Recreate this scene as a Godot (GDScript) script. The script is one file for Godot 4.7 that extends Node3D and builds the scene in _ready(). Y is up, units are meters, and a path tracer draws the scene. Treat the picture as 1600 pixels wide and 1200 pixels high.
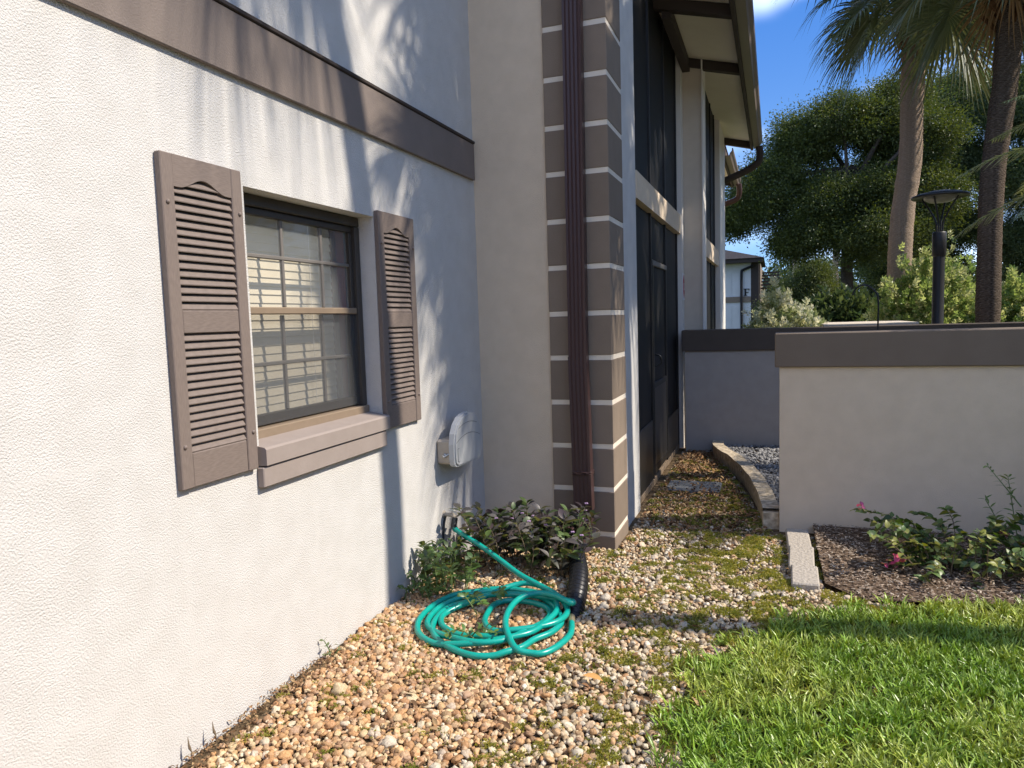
extends Node3D
# A stucco apartment corner with a shuttered window, quoins, a hose on pebbles, low walls, palms. Metres, y up.

const WX := -1.834          # plane of the left wall
const CLOUD_SEED := 269  # leaves the view mostly clear; clouds beyond it added to neutralise blue shade
const SUN := Vector3(0.6997, 0.7071, -0.1021)
var rng := RandomNumberGenerator.new()
var M := {}
var trunk_w := 0.0

# ---------------------------------------------------------------- shapes
func S() -> SurfaceTool:
	var s := SurfaceTool.new()
	s.begin(Mesh.PRIMITIVE_TRIANGLES)
	s.set_smooth_group(-1)
	return s

func tri(s: SurfaceTool, a: Vector3, b: Vector3, c: Vector3) -> void:   # counter-clockwise from outside
	s.add_vertex(a); s.add_vertex(c); s.add_vertex(b)

func quad(s: SurfaceTool, a: Vector3, b: Vector3, c: Vector3, d: Vector3) -> void:
	tri(s, a, b, c); tri(s, a, c, d)

func face(s: SurfaceTool, p: Array, mid: Vector3) -> void:               # a convex face, turned away from mid
	var n: Vector3 = (p[1] - p[0]).cross(p[2] - p[0])
	if n.dot(p[0] + p[2] - mid * 2.0) < 0.0:
		p.reverse()
	for i in range(1, p.size() - 1):
		tri(s, p[0], p[i], p[i + 1])

func box(s: SurfaceTool, c: Vector3, size: Vector3, bevel := 0.0, b := Basis.IDENTITY) -> void:
	var h := size * 0.5
	var v := func(sx: float, sy: float, sz: float, axis: int) -> Vector3:
		var q := Vector3(sx * (h.x - bevel), sy * (h.y - bevel), sz * (h.z - bevel))
		if bevel > 0.0:
			q[axis] = [sx, sy, sz][axis] * h[axis]
		return c + b * q
	var sg := [-1.0, 1.0]
	for t in sg:
		face(s, [v.call(t, -1, -1, 0), v.call(t, 1, -1, 0), v.call(t, 1, 1, 0), v.call(t, -1, 1, 0)], c)
		face(s, [v.call(-1, t, -1, 1), v.call(1, t, -1, 1), v.call(1, t, 1, 1), v.call(-1, t, 1, 1)], c)
		face(s, [v.call(-1, -1, t, 2), v.call(1, -1, t, 2), v.call(1, 1, t, 2), v.call(-1, 1, t, 2)], c)
	if bevel > 0.0:
		for p in sg:
			for q in sg:
				face(s, [v.call(p, q, -1, 0), v.call(p, q, 1, 0), v.call(p, q, 1, 1), v.call(p, q, -1, 1)], c)
				face(s, [v.call(p, -1, q, 0), v.call(p, 1, q, 0), v.call(p, 1, q, 2), v.call(p, -1, q, 2)], c)
				face(s, [v.call(-1, p, q, 1), v.call(1, p, q, 1), v.call(1, p, q, 2), v.call(-1, p, q, 2)], c)
				for r in sg:
					face(s, [v.call(p, q, r, 0), v.call(p, q, r, 1), v.call(p, q, r, 2)], c)

func bx(s: SurfaceTool, x0: float, x1: float, y0: float, y1: float, z0: float, z1: float, bevel := 0.0) -> void:
	box(s, Vector3(x0 + x1, y0 + y1, z0 + z1) * 0.5, Vector3(absf(x1 - x0), absf(y1 - y0), absf(z1 - z0)), bevel)

func bxm(x0: float, x1: float, y0: float, y1: float, z0: float, z1: float, bevel := 0.0) -> Mesh:
	var s := S()
	bx(s, x0, x1, y0, y1, z0, z1, bevel)
	return done(s)

func bar(s: SurfaceTool, a: Vector3, b: Vector3, w: float, h: float, up := Vector3.UP, bevel := 0.0) -> void:
	var z := (b - a).normalized()
	var x := up.cross(z).normalized()
	box(s, (a + b) * 0.5, Vector3(w, h, a.distance_to(b)), bevel, Basis(x, z.cross(x), z))

func tube(s: SurfaceTool, pts: Array, rad, n := 8, caps := true) -> void:
	var count := pts.size()
	var rings := []
	var t0: Vector3 = (pts[1] - pts[0]).normalized()
	var nn: Vector3 = t0.cross(Vector3.UP if absf(t0.y) < 0.9 else Vector3.RIGHT).normalized()
	for i in count:
		var t: Vector3 = (pts[mini(i + 1, count - 1)] - pts[maxi(i - 1, 0)]).normalized()
		nn = (nn - t * nn.dot(t)).normalized()
		var bb := t.cross(nn)
		var r: float = rad[i] if rad is Array else rad
		var ring := []
		for j in n:
			var a := TAU * j / n
			ring.append(pts[i] + (nn * cos(a) + bb * sin(a)) * r)
		rings.append(ring)
	s.set_smooth_group(1)
	for i in count - 1:
		for j in n:
			var k := (j + 1) % n
			quad(s, rings[i][j], rings[i][k], rings[i + 1][k], rings[i + 1][j])
	s.set_smooth_group(-1)
	if caps:
		for j in range(1, n - 1):
			tri(s, rings[0][0], rings[0][j + 1], rings[0][j])
			tri(s, rings[count - 1][0], rings[count - 1][j], rings[count - 1][j + 1])

func lathe(s: SurfaceTool, prof: Array, n: int, xf := Transform3D.IDENTITY) -> void:   # prof: Vector2(radius, y), upwards
	s.set_smooth_group(1)
	for i in prof.size() - 1:
		for j in n:
			var q := []
			for e in [[i, j], [i + 1, j], [i + 1, j + 1], [i, j + 1]]:
				var a: float = TAU * (e[1] % n) / n
				q.append(xf * Vector3(prof[e[0]].x * cos(a), prof[e[0]].y, prof[e[0]].x * sin(a)))
			quad(s, q[0], q[1], q[2], q[3])
	s.set_smooth_group(-1)

func prism(s: SurfaceTool, poly: PackedVector2Array, o: Vector3, u: Vector3, v: Vector3, depth: float) -> void:
	if Geometry2D.is_polygon_clockwise(poly):   # Godot calls y-down counter-clockwise «clockwise»
		pass
	var area := 0.0
	for i in poly.size():
		area += poly[i].cross(poly[(i + 1) % poly.size()])
	if area < 0.0:
		poly.reverse()
	var w := u.cross(v).normalized() * depth
	var at := func(p: Vector2) -> Vector3: return o + u * p.x + v * p.y
	var ix := Geometry2D.triangulate_polygon(poly)
	for i in range(0, ix.size(), 3):
		var a: Vector2 = poly[ix[i]]
		var b: Vector2 = poly[ix[i + 1]]
		var c: Vector2 = poly[ix[i + 2]]
		if (b - a).cross(c - a) < 0.0:
			var tmp := b
			b = c
			c = tmp
		tri(s, at.call(a) + w, at.call(b) + w, at.call(c) + w)
		tri(s, at.call(a), at.call(c), at.call(b))
	for i in poly.size():
		var a: Vector2 = poly[i]
		var b: Vector2 = poly[(i + 1) % poly.size()]
		quad(s, at.call(a), at.call(b), at.call(b) + w, at.call(a) + w)

func done(s: SurfaceTool) -> ArrayMesh:
	s.index()
	s.generate_normals()
	return s.commit()

func spline(p: Array, sub: int) -> Array:
	var out := []
	for i in p.size() - 1:
		var a: Vector3 = p[maxi(i - 1, 0)]
		var b: Vector3 = p[i]
		var c: Vector3 = p[i + 1]
		var d: Vector3 = p[mini(i + 2, p.size() - 1)]
		for k in sub:
			out.append(b.cubic_interpolate(c, a, d, float(k) / sub))
	out.append(p[p.size() - 1])
	return out

# ---------------------------------------------------------------- nodes
func thing(called: String, label: String, category: String, at := Vector3.ZERO, group := "") -> Node3D:
	var o := Node3D.new()
	o.name = called
	add_child(o, true)
	o.position = at
	tag(o, label, category, group)
	return o

func tag(o: Node, label: String, category: String, group := "") -> void:
	o.set_meta("label", label)
	o.set_meta("category", category)
	if group:
		o.set_meta("group", group)

func obj(called: String, m: Mesh, mt: Material, parent: Node = self) -> MeshInstance3D:
	var o := MeshInstance3D.new()
	o.name = called
	o.mesh = m
	o.material_override = mt
	parent.add_child(o, true)
	return o

func struct(called: String, m: Mesh, mt: Material) -> MeshInstance3D:
	var o := obj(called, m, mt)
	o.set_meta("kind", "structure")
	return o

func many(called: String, m: Mesh, mt: Material, xf: Array, col: Array, parent: Node = self, stuff := true) -> MultiMeshInstance3D:
	var mm := MultiMesh.new()
	mm.transform_format = MultiMesh.TRANSFORM_3D
	mm.use_colors = true
	mm.mesh = m
	mm.instance_count = xf.size()
	for i in xf.size():
		mm.set_instance_transform(i, xf[i])
		mm.set_instance_color(i, col[i] if col.size() > i else Color.WHITE)
	var o := MultiMeshInstance3D.new()
	o.name = called
	o.multimesh = mm
	o.material_override = mt
	parent.add_child(o, true)
	if stuff:
		o.set_meta("kind", "stuff")
	return o

# ---------------------------------------------------------------- materials
func mat(c: Color, rough := 0.85, spec := 0.4) -> StandardMaterial3D:
	var m := StandardMaterial3D.new()
	m.albedo_color = c.linear_to_srgb()
	m.roughness = rough
	m.metallic_specular = spec
	return m

func noise(type: int, freq: float, sd: int, size: int, oct := 4, gain := 0.5) -> Image:
	var f := FastNoiseLite.new()
	f.noise_type = type
	f.frequency = freq
	f.seed = sd
	f.fractal_octaves = oct
	f.fractal_gain = gain
	f.cellular_return_type = FastNoiseLite.RETURN_DISTANCE
	return f.get_seamless_image(size, size)

func tone(im: Image, a: Color, b: Color) -> ImageTexture:       # grey noise turned into a range of tones (sRGB factors)
	var d := im.get_data()
	var pal := PackedByteArray()
	for i in 256:
		var c := a.lerp(b, i / 255.0)
		pal.append_array([int(c.r * 255), int(c.g * 255), int(c.b * 255)])
	var out := PackedByteArray()
	out.resize(d.size() * 3)
	for i in d.size():
		var k := d[i] * 3
		out[i * 3] = pal[k]
		out[i * 3 + 1] = pal[k + 1]
		out[i * 3 + 2] = pal[k + 2]
	return ImageTexture.create_from_image(Image.create_from_data(im.get_width(), im.get_height(), false, Image.FORMAT_RGB8, out))

func world(m: StandardMaterial3D, metres: Vector3) -> StandardMaterial3D:
	m.uv1_triplanar = true
	m.uv1_world_triplanar = true
	m.uv1_scale = Vector3.ONE / metres
	return m

func relief(m: StandardMaterial3D, t: Texture2D, cm: float) -> StandardMaterial3D:
	m.heightmap_enabled = true
	m.heightmap_texture = t
	m.heightmap_scale = cm
	return m

func leafy(c: Color, through := 0.35, rough := 0.55) -> StandardMaterial3D:
	var m := mat(Color.WHITE, rough, 0.45)
	m.vertex_color_use_as_albedo = true
	m.backlight_enabled = true
	m.backlight = Color(through, through, through * 0.5)
	m.albedo_color = c.linear_to_srgb()
	m.cull_mode = BaseMaterial3D.CULL_DISABLED
	return m

func tinted(c: Color, through := 0.3, rough := 0.5) -> StandardMaterial3D:   # one leaf colour
	var m := leafy(c, through, rough)
	m.vertex_color_use_as_albedo = false
	return m

func make_materials() -> void:
	var fine := ImageTexture.create_from_image(noise(FastNoiseLite.TYPE_SIMPLEX_SMOOTH, 0.085, 3, 1024, 2, 0.7))
	var soft := tone(noise(FastNoiseLite.TYPE_SIMPLEX_SMOOTH, 0.008, 5, 512, 5), Color(0.962, 0.96, 0.955), Color(1, 1, 1))
	var streak_im := noise(FastNoiseLite.TYPE_SIMPLEX_SMOOTH, 0.03, 8, 512, 4)
	var streak := tone(streak_im, Color(0.84, 0.84, 0.84), Color(1, 1, 1))
	var grain := ImageTexture.create_from_image(streak_im)
	var mottle_im := noise(FastNoiseLite.TYPE_SIMPLEX_SMOOTH, 0.02, 21, 512, 5)
	var mottle := tone(mottle_im, Color(0.6, 0.58, 0.55), Color(1, 1, 1))
	var rough_im := ImageTexture.create_from_image(mottle_im)
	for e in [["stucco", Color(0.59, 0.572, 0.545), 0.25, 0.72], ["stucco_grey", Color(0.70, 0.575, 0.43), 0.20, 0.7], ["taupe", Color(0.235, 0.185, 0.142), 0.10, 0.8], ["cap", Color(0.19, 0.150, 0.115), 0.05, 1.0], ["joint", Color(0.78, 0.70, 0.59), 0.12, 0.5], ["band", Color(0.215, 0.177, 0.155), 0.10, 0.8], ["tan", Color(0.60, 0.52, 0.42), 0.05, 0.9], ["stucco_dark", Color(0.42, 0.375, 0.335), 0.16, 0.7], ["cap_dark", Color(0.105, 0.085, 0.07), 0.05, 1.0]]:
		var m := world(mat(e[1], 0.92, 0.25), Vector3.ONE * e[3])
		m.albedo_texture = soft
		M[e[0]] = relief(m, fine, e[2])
	for e in [["taupe_light", 1.07], ["taupe_dark", 0.93]]:
		var m2: StandardMaterial3D = M.taupe.duplicate()
		m2.albedo_color = (Color(0.235, 0.185, 0.142) * e[1]).linear_to_srgb()
		M[e[0]] = m2
	M.sill = relief(world(mat(Color(0.30, 0.25, 0.222), 0.8), Vector3(0.5, 0.5, 0.5)), rough_im, 0.06)
	M.sill.albedo_texture = soft
	M.shutter = relief(world(mat(Color(0.225, 0.178, 0.152), 0.55), Vector3(0.05, 0.6, 0.05)), grain, 0.012)
	M.shutter.albedo_texture = streak
	M.shutter_rail = relief(world(mat(Color(0.225, 0.178, 0.152), 0.55), Vector3(0.6, 0.06, 0.6)), grain, 0.012)
	M.shutter_rail.albedo_texture = streak
	M.bronze = mat(Color(0.055, 0.048, 0.042), 0.45)
	M.bronze_worn = world(mat(Color(0.24, 0.18, 0.125), 0.6), Vector3.ONE * 0.3)
	M.bronze_worn.albedo_texture = soft
	M.muntin = mat(Color(0.17, 0.155, 0.14), 0.5)
	M.dark_metal = mat(Color(0.012, 0.011, 0.011), 0.5)
	M.screen_frame = mat(Color(0.02, 0.019, 0.018), 0.45)
	M.screen = mat(Color(0.012, 0.012, 0.013, 1), 0.6)
	M.screen.transparency = BaseMaterial3D.TRANSPARENCY_ALPHA
	M.screen.albedo_color.a = 0.82
	M.kick = world(mat(Color(0.03, 0.028, 0.026), 0.35), Vector3.ONE * 0.5)
	M.insect = mat(Color(0.10, 0.105, 0.11), 0.8)
	M.insect.transparency = BaseMaterial3D.TRANSPARENCY_ALPHA
	M.insect.albedo_color.a = 0.2
	M.glass = mat(Color(0.9, 0.95, 0.95), 0.03, 0.28)
	M.glass.transparency = BaseMaterial3D.TRANSPARENCY_ALPHA
	M.glass.albedo_color.a = 0.06
	M.blind = mat(Color(0.54, 0.48, 0.36), 0.5)
	M.curtain = mat(Color(0.20, 0.075, 0.065), 0.9)
	M.interior = mat(Color(0.09, 0.08, 0.07), 0.9)
	M.downspout = mat(Color(0.066, 0.036, 0.033), 0.34, 0.4)
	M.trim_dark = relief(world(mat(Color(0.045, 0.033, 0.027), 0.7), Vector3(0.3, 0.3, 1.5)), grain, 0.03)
	M.gutter = mat(Color(0.17, 0.135, 0.115), 0.4)
	M.soffit = world(mat(Color(0.86, 0.79, 0.67), 0.9), Vector3.ONE * 2.0)
	M.soffit.albedo_texture = soft
	M.white_trim = mat(Color(0.72, 0.68, 0.62), 0.7)
	M.box_beige = world(mat(Color(0.44, 0.38, 0.31), 0.7), Vector3.ONE * 0.3)
	M.box_beige.albedo_texture = soft
	M.cover_grey = mat(Color(0.44, 0.45, 0.455), 0.32)
	M.groove = mat(Color(0.08, 0.085, 0.09), 0.7)
	M.steel = mat(Color(0.5, 0.5, 0.48), 0.35)
	M.steel.metallic = 0.9
	M.white_plastic = mat(Color(0.75, 0.74, 0.7), 0.4)
	M.hose = world(mat(Color(0.004, 0.34, 0.27), 0.30, 0.5), Vector3.ONE * 0.2)
	M.hose.albedo_texture = tone(noise(FastNoiseLite.TYPE_SIMPLEX_SMOOTH, 0.01, 33, 256, 3), Color(0.86, 0.92, 0.92), Color(1, 1, 1))
	M.hose_sleeve = mat(Color(0.03, 0.032, 0.035), 0.5)
	M.brass = mat(Color(0.6, 0.5, 0.3), 0.35)
	M.brass.metallic = 0.8
	M.corrugated = mat(Color(0.012, 0.012, 0.014), 0.35)
	M.concrete = relief(world(mat(Color(0.74, 0.63, 0.47), 0.95), Vector3.ONE * 0.6), rough_im, 0.5)
	M.concrete.albedo_texture = mottle
	M.bounce_pale = world(mat(Color(0.56, 0.51, 0.43), 0.95), Vector3.ONE * 3.0)  # pale tone for the added ground that bounces light
	M.bounce_pale.albedo_texture = soft
	M.paver = relief(world(mat(Color(0.50, 0.45, 0.385), 0.95), Vector3.ONE * 0.35), rough_im, 0.5)
	M.paver.albedo_texture = tone(noise(FastNoiseLite.TYPE_SIMPLEX_SMOOTH, 0.05, 14, 512, 4), Color(0.75, 0.74, 0.72), Color(1, 1, 1))
	M.slate = relief(world(mat(Color(0.14, 0.145, 0.15), 0.9), Vector3.ONE * 0.3), rough_im, 0.4)
	M.soil = relief(world(mat(Color(0.20, 0.145, 0.09), 1.0, 0.1), Vector3.ONE * 0.7), rough_im, 2.0)
	M.soil.albedo_texture = mottle
	M.mulch = relief(world(mat(Color(0.20, 0.145, 0.105), 1.0, 0.1), Vector3.ONE * 0.5), rough_im, 2.0)
	M.mulch.albedo_texture = mottle
	M.turf = relief(world(mat(Color(0.075, 0.082, 0.026), 1.0, 0.1), Vector3.ONE * 0.8), rough_im, 2.0)
	M.turf.albedo_texture = mottle
	M.lawn_far = world(mat(Color(0.13, 0.16, 0.055), 1.0, 0.1), Vector3.ONE * 6.0)
	M.lawn_far.albedo_texture = mottle
	M.pebble = relief(mat(Color.WHITE, 0.6, 0.4), rough_im, 0.15)
	M.pebble.vertex_color_use_as_albedo = true
	M.pebble.albedo_texture = tone(mottle_im, Color(0.72, 0.70, 0.66), Color(1, 1, 1))
	world(M.pebble, Vector3.ONE * 0.11)
	M.chip = mat(Color.WHITE, 0.95, 0.2)
	M.chip.vertex_color_use_as_albedo = true
	M.leaf = leafy(Color.WHITE, 0.9, 0.45)
	M.leaf_bright = leafy(Color.WHITE, 1.0, 0.4)
	M.leaf_bright.backlight = Color(1.0, 0.98, 0.9)
	M.leaf_far = leafy(Color.WHITE, 0.9, 0.45)
	M.blade = leafy(Color.WHITE, 0.6, 0.36)
	M.palm_bark = relief(world(mat(Color(0.66, 0.53, 0.41), 1.0, 0.1), Vector3(0.45, 0.08, 0.45)), rough_im, 2.4)
	M.palm_bark.albedo_texture = tone(mottle_im, Color(0.70, 0.66, 0.62), Color(1, 1, 1))
	M.palm_bark_grey = relief(world(mat(Color(0.35, 0.28, 0.215), 1.0, 0.1), Vector3(0.4, 0.12, 0.4)), rough_im, 2.6)
	M.palm_bark_grey.albedo_texture = tone(mottle_im, Color(0.4, 0.38, 0.36), Color(1, 1, 1))
	M.boot = world(mat(Color(0.16, 0.085, 0.042), 1.0, 0.1), Vector3(0.2, 0.5, 0.2))
	M.boot.albedo_texture = mottle
	M.bark = relief(world(mat(Color(0.085, 0.07, 0.056), 1.0, 0.1), Vector3(0.5, 1.5, 0.5)), rough_im, 4.0)
	M.stem = mat(Color(0.16, 0.12, 0.075), 0.8)
	M.green_stem = mat(Color(0.12, 0.17, 0.06), 0.7)
	M.post = mat(Color(0.028, 0.028, 0.028), 0.45)
	M.lens = mat(Color(0.25, 0.25, 0.22), 0.4)
	M.siding = world(mat(Color(0.62, 0.62, 0.62), 0.85), Vector3.ONE * 3.0)
	M.siding.albedo_texture = soft
	M.shingle = relief(world(mat(Color(0.075, 0.07, 0.072), 0.95, 0.2), Vector3(1.2, 0.3, 1.2)), rough_im, 2.0)
	M.shingle.albedo_texture = mottle
	M.letter = mat(Color(0.01, 0.01, 0.012), 0.6)
	M.sign_white = mat(Color(0.75, 0.75, 0.75), 0.5)
	M.sign_red = mat(Color(0.45, 0.02, 0.03), 0.5)
	M.car_red = mat(Color(0.25, 0.01, 0.015), 0.25)
	M.car_red.clearcoat_enabled = true
	M.car_glass = mat(Color(0.02, 0.025, 0.03), 0.08)
	M.tyre = mat(Color(0.015, 0.015, 0.015), 0.9)

func gy(x: float, z: float) -> float:      # height of the ground
	return -0.05 * smoothstep(0.0, 1.0, clampf((-3.6 - z) / 0.9, 0.0, 1.0))

func _ready() -> void:
	rng.seed = 7
	# camera, sky, sun, exposure
	var cam := Camera3D.new()
	cam.name = "camera"
	add_child(cam)
	cam.transform = Transform3D(Basis(Vector3(0.940427, -0.030885, -0.33859), Vector3(-0.0009, 0.995636, -0.093319), Vector3(0.339994, 0.088064, 0.936295)), Vector3(0, 1.43, 0))
	cam.fov = 55.7765
	cam.near = 0.05
	cam.far = 600.0
	cam.current = true
	var env := Environment.new()
	env.background_mode = Environment.BG_SKY
	env.tonemap_mode = Environment.TONE_MAPPER_LINEAR
	env.tonemap_exposure = 2.0
	env.sdfgi_enabled = true
	env.ssao_enabled = true
	env.ssil_enabled = true
	var sm := ProceduralSkyMaterial.new()
	sm.sky_top_color = Color(0.17, 0.375, 0.66)
	sm.sky_horizon_color = Color(0.56, 0.715, 0.85)
	sm.sky_curve = 0.11
	sm.ground_bottom_color = Color(0.50, 0.46, 0.38)
	sm.ground_horizon_color = Color(0.52, 0.50, 0.44)
	sm.sky_cover = clouds()
	sm.sky_cover_modulate = Color(1, 1, 1, 1)
	sm.sun_angle_max = 2.0
	env.sky = Sky.new()
	env.sky.sky_material = sm
	var we := WorldEnvironment.new()
	we.name = "environment"
	we.environment = env
	add_child(we)
	var sun := DirectionalLight3D.new()
	sun.name = "sun"
	sun.light_energy = 1.05
	sun.light_color = Color(1.0, 0.96, 0.90)
	sun.light_angular_distance = 0.53
	sun.shadow_enabled = true
	sun.basis = Basis.looking_at(-SUN, Vector3.UP)
	add_child(sun)
	make_materials()
	make_ground()
	make_building()
	make_low_walls()
	make_far_building()
	make_shutters()
	make_blind()
	make_wall_fittings()
	make_trees()
	make_bushes()
	make_street_furniture()
	make_gravel()
	make_edging()
	make_hose()
	make_bed_plants()
	make_lawn()
	make_litter()

func clouds() -> ImageTexture:
	var w := 768
	var h := 384
	var f := FastNoiseLite.new()
	f.noise_type = FastNoiseLite.TYPE_SIMPLEX_SMOOTH
	f.seed = CLOUD_SEED
	f.frequency = 1.0
	f.fractal_octaves = 6
	f.fractal_gain = 0.55
	var d := PackedByteArray()
	d.resize(w * h * 4)
	for j in h:
		var el := PI * (0.5 - (j + 0.5) / h)
		for i in w:
			var az := TAU * i / w
			var n := 0.0
			if el > 0.0:
				var v := Vector3(cos(el) * sin(az), sin(el) * 2.2, cos(el) * cos(az)) * 2.6
				n = clampf((f.get_noise_3dv(v) + 0.06) * 3.0, 0.0, 1.0)
				n = maxf(n, clampf((f.get_noise_3dv(v * 1.7 + Vector3(5, 3, 1)) + 0.35) * 1.6, 0.0, 1.0) * clampf(1.0 - el / 0.22, 0.0, 1.0))
			var k := (j * w + i) * 4
			d[k] = 235
			d[k + 1] = 240
			d[k + 2] = 245
			d[k + 3] = int(n * 165.0)
	return ImageTexture.create_from_image(Image.create_from_data(w, h, false, Image.FORMAT_RGBA8, d))

# ---------------------------------------------------------------- ground
func sheet(x0: float, x1: float, z0: float, z1: float, step: float, up: float, bumps: float, sd: int) -> Mesh:
	var f := FastNoiseLite.new()
	f.seed = sd
	f.frequency = 1.6
	var nx := int((x1 - x0) / step)
	var nz := int((z1 - z0) / step)
	var s := S()
	s.set_smooth_group(1)
	var p := func(i: int, j: int) -> Vector3:
		var x := lerpf(x0, x1, float(i) / nx)
		var z := lerpf(z0, z1, float(j) / nz)
		return Vector3(x, gy(x, z) + up + f.get_noise_2d(x, z) * bumps, z)
	for i in nx:
		for j in nz:
			quad(s, p.call(i, j), p.call(i, j + 1), p.call(i + 1, j + 1), p.call(i + 1, j))
	return done(s)

func lawn_edge() -> PackedVector2Array:    # the lawn seen from above, x and z
	return PackedVector2Array([Vector2(-0.10, 1.5), Vector2(-0.12, -1.2), Vector2(-0.20, -2.05), Vector2(-0.33, -2.45), Vector2(-0.30, -2.85), Vector2(-0.14, -3.15), Vector2(0.08, -3.45), Vector2(0.42, -3.66), Vector2(1.15, -3.90), Vector2(2.2, -4.1), Vector2(4.5, -4.3), Vector2(4.5, 1.5)])

func bed_edge() -> PackedVector2Array:
	return PackedVector2Array([Vector2(0.24, -5.1), Vector2(0.25, -4.0), Vector2(0.42, -3.8), Vector2(1.15, -3.95), Vector2(2.2, -4.12), Vector2(4.5, -4.32), Vector2(4.5, -5.1)])

func flat_poly(poly: PackedVector2Array, up: float) -> Mesh:
	var s := S()
	var ix := Geometry2D.triangulate_polygon(poly)
	for i in range(0, ix.size(), 3):
		var q := []
		for k in 3:
			var p: Vector2 = poly[ix[i + k]]
			q.append(Vector3(p.x, up, p.y))
		if (q[1] - q[0]).cross(q[2] - q[0]).y < 0.0:
			q.reverse()
		tri(s, q[0], q[1], q[2])
	return done(s)

func make_ground() -> void:
	var s := S()
	quad(s, Vector3(-250, -0.13, 250), Vector3(250, -0.13, 250), Vector3(250, -0.13, -400), Vector3(-250, -0.13, -400))
	struct("ground", done(s), M.lawn_far)
	s = S()
	quad(s, Vector3(-1.6, -0.05, 26), Vector3(60, -0.05, 26), Vector3(60, -0.05, 1.5), Vector3(-1.6, -0.05, 1.5))
	struct("added_bounce_ground", done(s), M.bounce_pale)  # added pale ground behind the camera, bounces warm light onto shaded walls
	s = S()
	quad(s, Vector3(5.2, -0.06, 1.4), Vector3(7.6, -0.06, 1.4), Vector3(7.6, -0.06, -40), Vector3(5.2, -0.06, -40))
	struct("added_bounce_strip", done(s), M.bounce_pale)  # unseen pale strip added to bounce light towards the long wall
	var g := struct("gravel_bed", sheet(-1.84, 0.5, -8.2, 1.5, 0.08, 0.0, 0.012, 4), M.soil)
	g.set_meta("label", "bed of tan and white pebbles along the stucco wall")
	struct("planting_bed", flat_poly(bed_edge(), 0.012), M.mulch)
	struct("lawn", flat_poly(lawn_edge(), 0.022), M.turf)
	struct("white_gravel_bed", flat_poly(PackedVector2Array([Vector2(0.0, -5.2), Vector2(-0.17, -6.35), Vector2(-0.33, -7.0), Vector2(-0.52, -7.55), Vector2(-0.56, -7.9), Vector2(0.6, -7.9), Vector2(0.6, -5.2)]), 0.02), M.soil)

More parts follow.
